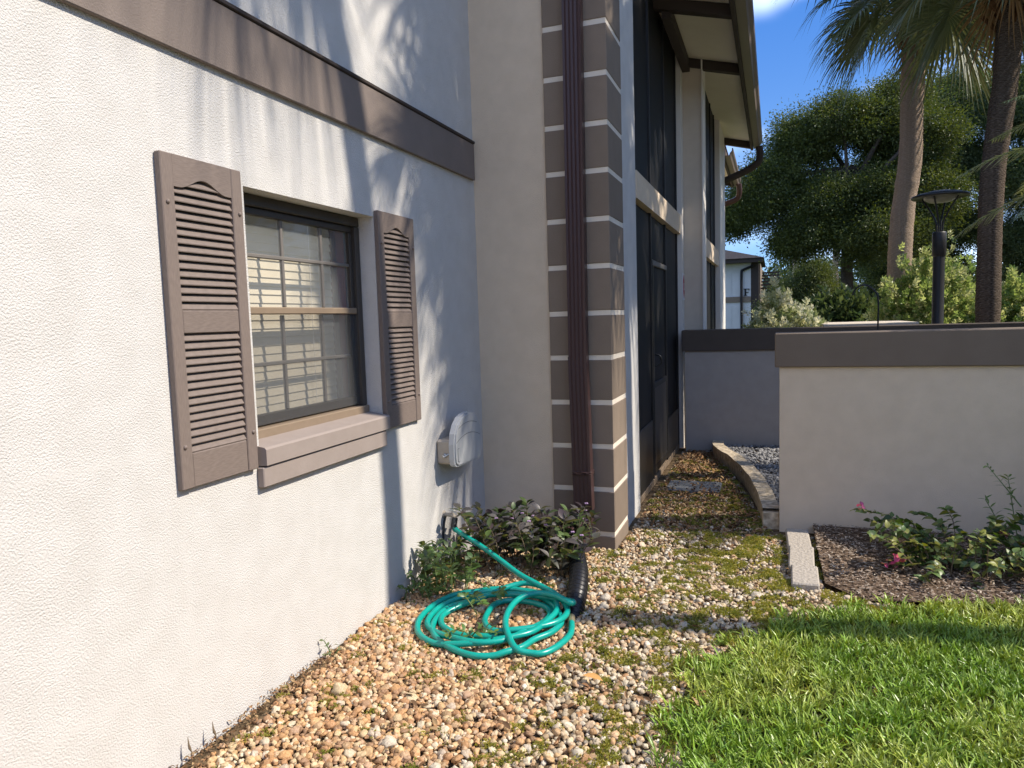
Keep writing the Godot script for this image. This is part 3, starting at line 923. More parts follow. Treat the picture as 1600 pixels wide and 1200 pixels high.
	tube(s, spline([Vector3(0.004, 0.0, -0.03), Vector3(0.008, -0.06, 0.02), Vector3(0.006, -0.16, 0.03), Vector3(0.012, -0.29, 0.02)], 4), 0.007, 6)
	obj("drain_tube", done(s), M.hose_sleeve, t)
	# little warning sign on the porch corner
	t = thing("sign", "small white sign with red diamond on the porch corner trim", "sign", Vector3(-0.942, 1.735, -8.21))
	obj("plate", bxm(0.0, 0.004, -0.145, 0.145, -0.08, 0.08), M.sign_white, t)
	s = S()
	prism(s, PackedVector2Array([Vector2(0, -0.13), Vector2(0.045, -0.07), Vector2(0.06, 0.0), Vector2(0.045, 0.07), Vector2(0, 0.13), Vector2(-0.045, 0.07), Vector2(-0.06, 0.0), Vector2(-0.045, -0.07)]), Vector3(0.0045, 0, 0), Vector3(0, 0, -1), Vector3.UP, 0.002)
	obj("red_mark", done(s), M.sign_red, t)
	obj("white_mark", bxm(0.007, 0.008, -0.04, 0.04, -0.018, 0.018), M.sign_white, t)

func make_edging() -> void:
	var t := thing("concrete_edging", "curved concrete edging between pebble path and grey stones", "edging")
	var s := S()
	var pts := spline([Vector3(-0.02, 0.0, -5.18), Vector3(-0.07, 0.0, -5.7), Vector3(-0.17, 0.0, -6.35), Vector3(-0.33, 0.0, -7.0), Vector3(-0.52, 0.0, -7.55), Vector3(-0.56, 0.0, -7.91)], 5)
	for i in pts.size():
		pts[i].y = -0.01 + 0.004 * sin(i * 1.7)
	sweep(s, PackedVector2Array([Vector2(0.055, -0.1), Vector2(0.052, 0.065), Vector2(0.04, 0.078), Vector2(-0.04, 0.078), Vector2(-0.053, 0.064), Vector2(-0.055, -0.1)]), pts)
	var m := done(s)
	obj("kerb", m, M.concrete, t)
	var e := pts[0] as Vector3
	obj("kerb_end", bxm(e.x - 0.055, e.x + 0.055, -0.11, 0.067, e.z - 0.06, e.z + 0.022, 0.006), M.concrete, t)
	for k in 3:
		var p := thing("paver", ["weathered concrete paver touching the foot of the low wall", "middle concrete paver of the row leading from the low wall", "concrete paver of the row nearest the lawn"][k], "paver", Vector3(0.142 + 0.006 * k, 0, [-4.80, -4.405, -4.06][k]), "concrete pavers beside the planting bed")
		obj("slab", bxm(-0.069, 0.069, -0.06, [0.012, 0.022, 0.032][k], -0.19 if k < 2 else -0.15, 0.19 if k < 2 else 0.15, 0.008), M.paver, p)
		p.rotation.y = [0.02, -0.03, -0.015][k]
	var q := thing("stepping_stone", "dark slate stepping stone below the screen door", "paving slab", Vector3(-0.64, -0.05, -6.2))
	obj("slab", bxm(-0.22, 0.22, -0.05, 0.035, -0.18, 0.18, 0.008), M.slate, q)

func make_hose() -> void:
	var t := thing("garden_hose", "coiled teal green garden hose on the pebbles by the plants", "hose")
	var raw := "-0.95,.07,-3.24 -0.91,.05,-3.17 -0.92,.05,-3.06 -0.98,.05,-2.98 -1.07,.05,-2.92 -1.17,.045,-2.89 -1.24,.04,-2.96 -1.28,.03,-3.07 -1.29,.03,-3.20 -1.24,.03,-3.27 -1.14,.03,-3.28 -1.04,.03,-3.24 -1.00,.025,-3.18 -0.99,.02,-3.08 -1.06,.02,-2.96 -1.16,.02,-2.89 -1.25,.02,-2.87 -1.33,.02,-2.86 -1.42,.02,-2.91 -1.47,.02,-2.97 -1.49,.02,-3.05 -1.45,.03,-3.14 -1.39,.04,-3.20 -1.33,.05,-3.30 -1.27,.06,-3.38 -1.19,.07,-3.42 -1.09,.065,-3.39 -1.00,.06,-3.27 -0.96,.055,-3.16 -0.97,.05,-3.05 -1.00,.05,-2.92 -1.07,.05,-2.84 -1.16,.045,-2.78 -1.26,.035,-2.75 -1.38,.02,-2.75 -1.46,.02,-2.78 -1.53,.02,-2.85 -1.58,.02,-2.97 -1.59,.02,-3.13 -1.55,.02,-3.28 -1.46,.02,-3.36 -1.35,.02,-3.43 -1.22,.02,-3.44 -1.11,.02,-3.41 -1.02,.02,-3.27 -0.99,.03,-3.10 -1.03,.04,-2.95 -1.09,.045,-2.82 -1.20,.045,-2.76 -1.35,.035,-2.80 -1.45,.02,-2.86 -1.52,.02,-2.93 -1.55,.02,-3.05 -1.54,.02,-3.16 -1.47,.03,-3.27 -1.38,.04,-3.33 -1.27,.045,-3.38 -1.12,.045,-3.34 -0.99,.04,-3.23 -0.92,.03,-3.10 -0.93,.03,-2.98 -0.98,.03,-2.89 -1.01,.03,-2.80 -1.06,.03,-2.74 -1.11,.02,-2.71 -1.19,.02,-2.69 -1.29,.02,-2.72 -1.40,.02,-2.79 -1.48,.02,-2.90 -1.51,.02,-3.03 -1.50,.02,-3.14 -1.44,.03,-3.19 -1.35,.05,-3.26 -1.17,.06,-3.29 -1.01,.07,-3.26 -0.90,.08,-3.22 -0.90,.09,-3.18 -0.98,.10,-3.22 -1.07,.10,-3.23 -1.13,.10,-3.16 -1.15,.09,-3.06 -1.13,.08,-2.93 -1.08,.06,-2.83 -1.02,.04,-2.76 -0.96,.025,-2.77 -0.91,.022,-2.79 -0.87,.022,-2.87 -0.85,.022,-3.00 -0.88,.022,-3.13"
	var p := [Vector3(-1.745, 0.235, -3.75), Vector3(-1.665, 0.216, -3.70), Vector3(-1.54, 0.19, -3.63), Vector3(-1.38, 0.145, -3.54), Vector3(-1.25, 0.11, -3.46), Vector3(-1.13, 0.09, -3.397), Vector3(-1.02, 0.078, -3.33)]
	for w in raw.split(" "):
		var c := w.split(",")
		p.append(Vector3(float(c[0]), float(c[1]) + 0.012, float(c[2])))
	var s := S()
	tube(s, spline(p, 5), 0.0145, 9)
	obj("tube", done(s), M.hose, t)
	s = S()
	tube(s, spline([Vector3(-1.762, 0.285, -3.80), Vector3(-1.762, 0.262, -3.79), Vector3(-1.757, 0.243, -3.77), Vector3(-1.735, 0.231, -3.745)], 5), 0.0175, 9)
	obj("sleeve", done(s), M.hose_sleeve, t)
	s = S()
	tube(s, [Vector3(-0.878, 0.033, -3.115), Vector3(-0.884, 0.034, -3.14), Vector3(-0.893, 0.035, -3.175)], [0.017, 0.018, 0.018], 10)
	obj("coupling", done(s), M.brass, t)

# ---------------------------------------------------------------- plants: leaves, fronds, trees
func leaf_mesh(l: float, w: float, droop := 0.25, fold := 0.2, shape := [0.0, 0.72, 1.0, 0.78, 0.0]) -> ArrayMesh:
	# along +Z, upper side +Y, the stalk at the origin
	var s := S()
	s.set_smooth_group(1)
	var n := shape.size() - 1
	var at := func(i: int, sd: float) -> Vector3:
		var u := float(i) / n
		var hw: float = shape[i] * w * 0.5
		return Vector3(sd * hw, -droop * l * u * u + absf(sd) * hw * fold, l * u)
	for i in n:
		for sd in [-1.0, 1.0]:
			var a: Vector3 = at.call(i, 0)
			var b: Vector3 = at.call(i + 1, 0)
			var c: Vector3 = at.call(i + 1, sd)
			var d: Vector3 = at.call(i, sd)
			if sd > 0:
				quad(s, a, b, c, d)
			else:
				quad(s, a, d, c, b)
	return done(s)

func aim(dir: Vector3, roll := 0.0) -> Basis:      # +Z to dir, +Y as far up as it goes
	var z := dir.normalized()
	var x := Vector3.UP.cross(z)
	x = Vector3.RIGHT if x.length() < 0.01 else x.normalized()
	return Basis(x, z.cross(x), z).rotated(z, roll)

func frond_mesh(pitch: float, pet: float, blade: float, droopy: float, segs: int, sd: int) -> ArrayMesh:
	# a costapalmate fan, growing along +Z and bending down by its own weight
	var r := RandomNumberGenerator.new()
	r.seed = sd
	var s := S()
	var pp := [Vector3.ZERO]
	var a := pitch
	for i in 6:
		pp.append(pp[i] + Vector3(0, sin(a), cos(a)) * pet / 6.0)
		a -= 0.10 * clampf(cos(a) + 0.2, 0.0, 1.0)
	tube(s, pp, [0.022, 0.018, 0.015, 0.013, 0.012, 0.011, 0.01], 5)
	var d := Vector3(0, sin(a), cos(a))
	var nrm := Vector3(0, cos(a), -sin(a))
	var tip: Vector3 = pp[6]
	for k in segs:
		var u := -1.0 + 2.0 * k / (segs - 1)
		var ang := u * 2.35 + r.randf_range(-0.03, 0.03)
		var costa := 0.30 * blade * (1.0 - absf(u))
		var o := tip + d * costa - Vector3(0, costa * costa * 0.7, 0)
		var dir := (d * cos(ang) + Vector3(1, 0, 0) * sin(ang) + nrm * absf(sin(ang)) * 0.28).normalized()
		var side := (Vector3(1, 0, 0) * cos(ang) - d * sin(ang)).normalized()
		var l := blade * (1.0 - 0.30 * absf(u)) * r.randf_range(0.88, 1.06)
		var dr := droopy * r.randf_range(0.6, 1.4)
		var w0 := 0.040 * blade / 0.85
		var prev := []
		s.set_smooth_group(-1)
		for i in 6:
			var t := i / 5.0
			var c := o + dir * l * (t - 0.22 * dr * t * t * t) + Vector3.DOWN * l * dr * pow(t, 2.6) * 0.62
			var w: float = w0 * [0.35, 0.85, 1.0, 0.72, 0.36, 0.03][i]
			var row := [c - side * w * 0.5 + nrm * w * 0.22, c, c + side * w * 0.5 + nrm * w * 0.22]
			if i > 0:
				quad(s, prev[0], prev[1], row[1], row[0])
				quad(s, prev[1], prev[2], row[2], row[1])
			prev = row
	return done(s)

func sabal_palm(label: String, line: Array, r0: float, r1: float, bark: Material, green: int, dead: int, sd: int, spread := 1.0) -> void:
	var base: Vector3 = line[0]
	var t := thing("palm_tree", label, "palm tree", base)
	var r := RandomNumberGenerator.new()
	r.seed = sd
	var loc := []
	for p in line:
		loc.append(p - base)
	var pts := spline(loc, 36)
	var rad := []
	var f := FastNoiseLite.new()
	f.seed = sd
	f.frequency = 2.0
	var hub: Vector3 = loc[loc.size() - 1]
	for i in pts.size():
		var u := float(i) / (pts.size() - 1)
		var ring := 0.035 * (0.5 if i % 2 == 0 else -0.5) * r.randf_range(0.3, 1.4)
		rad.append(lerpf(r0, r1, u) * (1.0 + ring + 0.07 * f.get_noise_1d(u * 4.0) + 0.18 * exp(-pts[i].y * 5.0) + 0.12 * smoothstep(0.82, 0.95, u)))
	var s := S()
	tube(s, pts, rad, 22)
	obj("trunk", done(s), bark, t)
	s = S()
	for i in 60:
		var u := 0.86 + 0.14 * r.randf()
		var k := int(u * (pts.size() - 1))
		var a := r.randf() * TAU
		var dir := Vector3(cos(a), r.randf_range(0.5, 1.8), sin(a)).normalized()
		var c: Vector3 = pts[k] + Vector3(cos(a), 0, sin(a)) * r1 * 0.95
		bar(s, c - dir * 0.05, c + dir * r.randf_range(0.08, 0.26), r.randf_range(0.03, 0.06), 0.02, Vector3(-sin(a), 0.1, cos(a)), 0.004)
	obj("boot_thatch", done(s), M.boot, t).set_meta("kind", "stuff")
	var n := green + dead
	for i in n:
		var u := float(i) / n
		var a := i * 2.39996 + r.randf_range(-0.25, 0.25)
		var kind := clampi(int(u * 6.0), 0, 5)
		var isdead := i >= green
		var m: ArrayMesh = M["dead_frond%d" % (i % 2)] if isdead else M["frond%d" % kind]
		var o := obj("frond", m, M.frond_dead if isdead else [M.frond_green, M.frond_light, M.frond_green][i % 3], t)
		var sc := spread * r.randf_range(0.88, 1.1)
		o.transform = Transform3D(Basis(Vector3.UP, a).scaled(Vector3.ONE * sc) * Basis(Vector3(0, 0, 1), r.randf_range(-0.25, 0.25)), hub + Vector3(sin(a) * 0.08, -0.28 * u + 0.1, cos(a) * 0.08))

func clump_mesh(n: int, rad: float, l: float, w: float, sd: int, flat := 0.7) -> ArrayMesh:      # loose leaves through a small ball
	var r := RandomNumberGenerator.new()
	r.seed = sd
	var s := S()
	for i in n:
		var c := Vector3(r.randfn(), r.randfn() * flat, r.randfn()) * rad * 0.5
		var d := (c.normalized() + Vector3(r.randfn(), r.randfn(), r.randfn()) * 0.6).normalized()
		var b := aim(d, r.randf_range(-1.3, 1.3))
		var k := r.randf_range(0.7, 1.25)
		var a0 := c
		var a1 := c + b * Vector3(w * 0.5, 0.008, l * 0.45) * k
		var a2 := c + b * Vector3(0, -0.1 * l, l) * k
		var a3 := c + b * Vector3(-w * 0.5, 0.008, l * 0.45) * k
		tri(s, a0, a2, a1)
		tri(s, a0, a3, a2)
	return done(s)

func leaf_tree(called: String, label: String, at: Vector3, trunk: Array, r0: float, lobes: Array, per: float, tones: Array, clump: ArrayMesh, sd: int, group := "") -> void:
	var t := thing(called, label, "tree", at, group)
	var r := RandomNumberGenerator.new()
	r.seed = sd
	var s := S()
	var tp := spline(trunk, 5)
	var rad := []
	for i in tp.size():
		rad.append(r0 * (1.0 - 0.45 * i / tp.size()) * (1.0 + 0.5 * exp(-tp[i].y * 2.0)))
	tube(s, tp, rad, 12)
	obj("trunk", done(s), M.bark, t)
	var top: Vector3 = trunk[trunk.size() - 1]
	s = S()
	var xf := []
	var col := []
	for lb in lobes:
		var c: Vector3 = lb[0]
		var rr: float = lb[1]
		var from: Vector3 = tp[int(tp.size() * r.randf_range(0.6, 0.99))]
		var mid := from.lerp(c, 0.5) + Vector3(r.randfn() * 0.3, 0.35 + r.randf() * 0.3, r.randfn() * 0.3)
		tube(s, spline([from, mid, c], 4), [r0 * 0.42, r0 * 0.4, r0 * 0.36, r0 * 0.32, r0 * 0.27, r0 * 0.22, r0 * 0.18, r0 * 0.14, r0 * 0.1], 6)
		for k in 7:
			var e := c + Vector3(r.randfn(), r.randfn() * 0.7, r.randfn()).normalized() * rr * 0.85
			tube(s, spline([mid.lerp(c, r.randf_range(0.4, 0.95)), mid.lerp(e, 0.6) + Vector3(0, 0.1, 0), e], 3), [r0 * 0.14, r0 * 0.12, r0 * 0.1, r0 * 0.08, r0 * 0.06, r0 * 0.04, r0 * 0.03], 4)
		for k in int(per * rr * rr):
			var d := Vector3(r.randfn(), r.randfn(), r.randfn()).normalized()
			var q := pow(r.randf(), 0.45)
			var lump := 0.8 + 0.35 * sin(d.x * 5.0 + c.x) * cos(d.y * 4.0 + d.z * 5.0)
			var p := c + Vector3(d.x, d.y * 0.78, d.z) * rr * q * lump
			xf.append(Transform3D(Basis.from_euler(Vector3(r.randfn() * 0.4, r.randf() * TAU, r.randfn() * 0.4)).scaled(Vector3.ONE * r.randf_range(0.7, 1.25)), p))
			col.append((tones[0] as Color).lerp(tones[1], r.randf()) * (0.85 + 0.3 * r.randf()))
	obj("branches", done(s), M.bark, t).set_meta("kind", "stuff")
	many("crown", clump, M.leaf_far, xf, col, t)

func make_trees() -> void:
	M.frond_green = tinted(Color(0.055, 0.078, 0.028), 0.25, 0.42)
	M.frond_light = tinted(Color(0.095, 0.115, 0.048), 0.3, 0.4)
	M.frond_dead = tinted(Color(0.27, 0.155, 0.065), 0.2, 0.8)
	var pitches := [1.25, 0.95, 0.6, 0.25, -0.15, -0.6]
	for i in 6:
		M["frond%d" % i] = frond_mesh(pitches[i], 0.72, 0.88, [0.35, 0.5, 0.65, 0.7, 0.62, 0.4][i], 40, 50 + i)
	for i in 2:
		M["dead_frond%d" % i] = frond_mesh(-0.95 - 0.3 * i, 0.35, 0.6, 0.9, 30, 70 + i)
	sabal_palm("cabbage palm with pale ringed trunk in front of the big oak", [Vector3(1.541, -0.130, -11.40), Vector3(1.615, 1.609, -11.40), Vector3(1.657, 2.665, -11.40), Vector3(1.742, 3.457, -11.40), Vector3(1.752, 4.248, -11.40), Vector3(1.794, 5.85, -11.40)], 0.153, 0.139, M.palm_bark, 38, 2, 3, 0.95)
	sabal_palm("cabbage palm with dark rough trunk right of the lamp post", [Vector3(2.078, -0.130, -8.75), Vector3(2.074, 1.275, -8.75), Vector3(2.078, 2.578, -8.75), Vector3(2.128, 3.216, -8.75), Vector3(2.178, 3.772, -8.75), Vector3(2.233, 5.12, -8.75)], 0.108, 0.115, M.palm_bark_grey, 38, 4, 4, 0.93)
	# palms to the right of the frame: their shade lies on the wall and the path
	sabal_palm("tall cabbage palm on the lawn whose trunk shades the long wall", [Vector3(3.0, -0.13, -3.75), Vector3(3.0, 3.0, -3.76), Vector3(3.0, 5.3, -3.92), Vector3(3.0, 7.0, -3.74), Vector3(3.0, 8.2, -3.45), Vector3(3.05, 9.6, -3.2)], 0.10, 0.09, M.palm_bark_grey, 34, 6, 5)
	sabal_palm("cabbage palm by the bed whose crown shades the quoined corner", [Vector3(3.5, -0.13, -5.9), Vector3(3.5, 3.5, -5.8), Vector3(3.45, 7.95, -5.55)], 0.12, 0.11, M.palm_bark_grey, 31, 2, 6, 1.15)
	sabal_palm("cabbage palm behind the low wall whose crown shades the porch", [Vector3(4.3, -0.13, -7.5), Vector3(4.3, 3.5, -7.4), Vector3(4.25, 7.3, -7.3)], 0.12, 0.11, M.palm_bark_grey, 22, 0, 7, 1.0)
	feather_palm()
	# trees beyond
	var cl := clump_mesh(110, 0.46, 0.08, 0.042, 1)
	leaf_tree("oak_tree", "large spreading oak with dark trunk behind the pale palm", Vector3(2.43, -0.13, -28), [Vector3(0, 0, 0), Vector3(-0.02, 1.6, 0), Vector3(-0.06, 3.2, 0), Vector3(0.0, 4.9, 0.1), Vector3(0.1, 6.4, 0)], 0.24,
		[[Vector3(-3.0, 5.35, 0.6), 1.3], [Vector3(-3.8, 4.95, 0.0), 0.85], [Vector3(-2.4, 6.0, 0.2), 1.5], [Vector3(-1.5, 7.5, -0.3), 1.45], [Vector3(-0.3, 8.0, 0.5), 1.25], [Vector3(1.2, 7.6, 0.0), 1.4], [Vector3(1.7, 5.9, -0.5), 1.3], [Vector3(-1.2, 4.3, 1.0), 1.15], [Vector3(0.5, 4.0, 1.1), 1.25], [Vector3(2.2, 7.2, 0.3), 1.2], [Vector3(2.5, 5.2, 0.2), 1.2], [Vector3(1.6, 8.6, -0.3), 1.0], [Vector3(-1.8, 3.9, 0.8), 0.9], [Vector3(-0.7, 5.3, 1.1), 1.05], [Vector3(0.75, 5.5, 1.1), 0.9], [Vector3(1.6, 4.2, 0.5), 1.15], [Vector3(-0.4, 6.0, -1.2), 1.0]],
		175.0, [Color(0.040, 0.066, 0.018), Color(0.15, 0.172, 0.044)], cl, 11)
	leaf_tree("shade_tree", "dense dark tree between the two palms", Vector3(5.6, -0.13, -33), [Vector3(0, 0, 0), Vector3(0.1, 2.0, 0), Vector3(0.0, 4.2, 0.2), Vector3(0.2, 6.6, 0)], 0.22,
		[[Vector3(-0.8, 8.6, 0), 1.9], [Vector3(1.2, 9.4, 0), 1.7], [Vector3(0.8, 7.0, 0.5), 1.7], [Vector3(-0.9, 5.6, 0.6), 1.6], [Vector3(0.6, 4.6, 1.0), 1.5], [Vector3(-1.2, 3.4, 0.4), 1.3], [Vector3(0.4, 2.8, 0.6), 1.3], [Vector3(-1.5, 7.0, -0.6), 1.5]],
		170.0, [Color(0.055, 0.09, 0.034), Color(0.15, 0.19, 0.075)], cl, 12)
	leaf_tree("shade_tree", "dense dark tree behind the dark palm trunk at the right", Vector3(9.2, -0.13, -31), [Vector3(0, 0, 0), Vector3(-0.1, 2.0, 0), Vector3(0.1, 4.2, 0.2), Vector3(0.0, 7.4, 0)], 0.22,
		[[Vector3(-0.9, 8.6, 0), 1.9], [Vector3(0.9, 7.4, 0.5), 1.8], [Vector3(-1.0, 6.0, 0.6), 1.7], [Vector3(0.8, 4.9, 1.0), 1.6], [Vector3(-0.9, 3.8, 0.4), 1.5], [Vector3(0.6, 2.8, 0.6), 1.4], [Vector3(-1.0, 2.0, 0.8), 1.2], [Vector3(0.5, 9.8, 0), 1.5]],
		170.0, [Color(0.050, 0.082, 0.030), Color(0.14, 0.175, 0.068)], cl, 13)
	leaf_tree("understory_tree", "small olive green tree left of the oak trunk", Vector3(1.3, -0.13, -40), [Vector3(0, 0, 0), Vector3(0.05, 1.5, 0), Vector3(0.0, 2.6, 0)], 0.12,
		[[Vector3(0.6, 3.4, 0), 1.1], [Vector3(0.8, 2.2, 0.5), 1.1], [Vector3(-0.6, 2.4, 0.2), 1.0], [Vector3(1.5, 1.6, 0.3), 1.0], [Vector3(0.2, 1.3, 0.6), 1.0], [Vector3(-1.3, 1.6, 0.2), 0.9]],
		150.0, [Color(0.09, 0.12, 0.04), Color(0.16, 0.18, 0.06)], cl, 14)
	leaf_tree("understory_tree", "low dark tree right of the oak trunk behind the hook", Vector3(4.6, -0.13, -42), [Vector3(0, 0, 0), Vector3(0.05, 1.6, 0), Vector3(0.0, 3.0, 0)], 0.10,
		[[Vector3(0.4, 3.9, 0), 1.2], [Vector3(0.9, 2.6, 0.5), 1.2], [Vector3(1.3, 1.5, 0.2), 1.0], [Vector3(0.9, 5.0, 0.3), 1.1]],
		150.0, [Color(0.035, 0.058, 0.024), Color(0.06, 0.085, 0.035)], cl, 15)
	for k in 3:
		var x: float = [1.17, 3.24, 5.9][k]
		var t := thing("slender_tree", ["straight brown trunk seen between the white building and the oak", "slim pale trunk just left of the oak trunk", "slim grey trunk behind the black garden hook"][k], "tree", Vector3(x, -0.13, -45))
		var s := S()
		var w: float = [0.20, 0.16, 0.09][k]
		tube(s, spline([Vector3(0, 0, 0), Vector3(0.05, 2, 0), Vector3(-0.02, 4, 0), Vector3(0.05, 7.0, 0)], 6), w, 10)
		obj("trunk", done(s), M.palm_bark, t)
		var xf := []
		var col := []
		var r := RandomNumberGenerator.new()
		r.seed = 80 + k
		for i in 90:
			xf.append(Transform3D(Basis(Vector3.UP, r.randf() * TAU), Vector3(r.randfn() * 0.7, 6.6 + r.randfn() * 0.6, r.randfn() * 0.7)))
			col.append(Color(0.05, 0.075, 0.03).lerp(Color(0.09, 0.12, 0.04), r.randf()))
		many("crown", cl, M.leaf_far, xf, col, t)
	# a far belt of trees nobody could count
	var xf2 := []
	var col2 := []
	var r2 := RandomNumberGenerator.new()
	r2.seed = 99
	var big := clump_mesh(40, 2.2, 0.55, 0.3, 5, 0.8)
	for i in 1500:
		var x := r2.randf_range(-30, 60)
		var h := 4.5 + 4.5 * (0.5 + 0.5 * sin(x * 0.35) * cos(x * 0.13 + 1.0))
		xf2.append(Transform3D(Basis(Vector3.UP, r2.randf() * TAU), Vector3(x, r2.randf() * h, -95 - r2.randf() * 12)))
		col2.append(Color(0.04, 0.065, 0.035).lerp(Color(0.085, 0.115, 0.055), r2.randf()))
	for i in 2600:      # unseen trees added right and behind to block sky light and darken reflections
		var q := Vector3(r2.randf_range(16, 20), 0, r2.randf_range(-60, 24)) if i % 2 == 0 else Vector3(r2.randf_range(-6, 20), 0, r2.randf_range(27, 31))
		q.y = pow(r2.randf(), 0.8) * (4.2 + 1.8 * sin(q.x * 0.7 + q.z * 0.45))
		xf2.append(Transform3D(Basis(Vector3.UP, r2.randf() * TAU), q))
		col2.append(Color(0.05, 0.075, 0.035).lerp(Color(0.11, 0.13, 0.055), r2.randf()))
	var tl := many("treeline_and_sky_block", big, M.leaf_far, xf2, col2)
	tl.set_meta("label", "far belt of trees at the horizon, with unseen trees added to block sky light")

func feather_palm() -> void:
	var t := thing("date_palm", "small feathery date palm reaching in from the right edge", "palm tree", Vector3(2.85, -0.13, -6.2))
	var s := S()
	var rad := []
	var pts := spline([Vector3(0, 0, 0), Vector3(0.05, 1.2, 0), Vector3(0, 2.45, 0)], 20)
	for i in pts.size():
		rad.append(0.075 + (0.012 if i % 2 == 0 else 0.0))
	tube(s, pts, rad, 12)
	obj("trunk", done(s), M.palm_bark_grey, t)
	for v in 3:
		s = S()
		var r := RandomNumberGenerator.new()
		r.seed = 30 + v
		var a: float = [0.95, 0.62, 0.25][v]
		var p := [Vector3.ZERO]
		for i in 16:
			p.append(p[i] + Vector3(0, sin(a), cos(a)) * 0.105)
			a -= [0.085, 0.075, 0.06][v]
		tube(s, p, [0.014, 0.013, 0.012, 0.011, 0.01, 0.009, 0.009, 0.008, 0.008, 0.007, 0.006, 0.006, 0.005, 0.005, 0.004, 0.003, 0.002], 5)
		for i in range(8, 64):
			var u := i / 64.0
			var k := u * 16.0
			var c: Vector3 = p[int(k)].lerp(p[mini(int(k) + 1, 16)], k - int(k))
			var d: Vector3 = (p[mini(int(k) + 1, 16)] - p[int(k)]).normalized()
			for sd in [-1.0, 1.0]:
				var l := 0.30 * sin(PI * clampf(u * 0.85 + 0.12, 0, 1)) * r.randf_range(0.85, 1.1) + 0.03
				var e := (d * 0.75 + Vector3(sd, 0.12, 0) * 0.9 + Vector3(0, r.randf_range(-0.1, 0.1), 0)).normalized()
				var b := d.cross(e).normalized().cross(e) * 0.007
				var mid := c + e * l * 0.5 - Vector3(0, l * 0.05, 0)
				var end := c + e * l - Vector3(0, l * 0.30, 0)
				quad(s, c - b * 0.5, c + b * 0.5, mid + b, mid - b)
				tri(s, mid - b, mid + b, end)
		M["pinna%d" % v] = done(s)
	var pm := tinted(Color(0.095, 0.13, 0.035), 0.5, 0.4)
	for i in 22:
		var o := obj("frond", M["pinna%d" % (i % 3)], pm, t)
		o.transform = Transform3D(Basis(Vector3.UP, i * 2.39996 + 0.4), Vector3(0, 2.42, 0))

func bush(label: String, at: Vector3, size: Vector3, n: int, sprig: ArrayMesh, tones: Array, sd: int, called := "bush") -> void:
	var t := thing(called, label, "bush", at)
	var r := RandomNumberGenerator.new()
	r.seed = sd
	var s := S()
	for i in 16:
		var d := Vector3(r.randfn(), 0.8 + r.randf(), r.randfn()).normalized()
		tube(s, spline([Vector3(d.x * 0.1, 0, d.z * 0.1), d * size * 0.5 + Vector3(0, 0.05, 0), d * size * 0.92], 3), [0.014, 0.012, 0.01, 0.009, 0.007, 0.005, 0.004], 5)
	obj("branches", done(s), M.stem, t).set_meta("kind", "stuff")
	var f := FastNoiseLite.new()
	f.seed = sd
	f.frequency = 1.1
	var xf := []
	var col := []
	for i in n:
		var d := Vector3(r.randfn(), absf(r.randfn()) * 1.1 - 0.15, r.randfn()).normalized()
		var q := 1.0 - 0.42 * pow(r.randf(), 2.2)
		var lump := 1.0 + 0.28 * f.get_noise_3dv(d * 2.4) + 0.12 * r.randfn() * 0.5
		var p := d * size * q * lump
		if p.y < 0.02:
			continue
		xf.append(Transform3D(aim((d + Vector3(0, 0.25, 0) + Vector3(r.randfn(), r.randfn(), r.randfn()) * 0.45), r.randf() * TAU).scaled(Vector3.ONE * r.randf_range(0.75, 1.25)), p))
		var c: Color = tones[r.randi() % tones.size()]
		col.append(c * r.randf_range(0.8, 1.15))
	many("foliage", sprig, M.leaf_bright, xf, col, t)

func sprig_mesh(leaves: int, l: float, w: float, sd: int) -> ArrayMesh:   # a shoot along +Z with leaves round it
	var r := RandomNumberGenerator.new()
	r.seed = sd
	var s := S()
	for i in leaves:
		var u := float(i) / leaves
		var a := i * 2.4
		var c := Vector3(0, 0, u * l * 1.6)
		var d := (Vector3(cos(a), sin(a), 0) * (1.0 - 0.5 * u) + Vector3(0, 0, 0.55 + 0.5 * u)).normalized()
		var b := aim(d, r.randf_range(-0.6, 0.6))
		var k := r.randf_range(0.75, 1.1)
		var m := c + b * Vector3(0, -0.03 * l, l * 0.5) * k
		var e := c + b * Vector3(0, -0.18 * l, l) * k
		var lf := c + b * Vector3(-w * 0.5, 0.12 * w, l * 0.5) * k
		var rt := c + b * Vector3(w * 0.5, 0.12 * w, l * 0.5) * k
		tri(s, c, m, rt)
		tri(s, m, e, rt)
		tri(s, c, lf, m)
		tri(s, m, lf, e)
	return done(s)

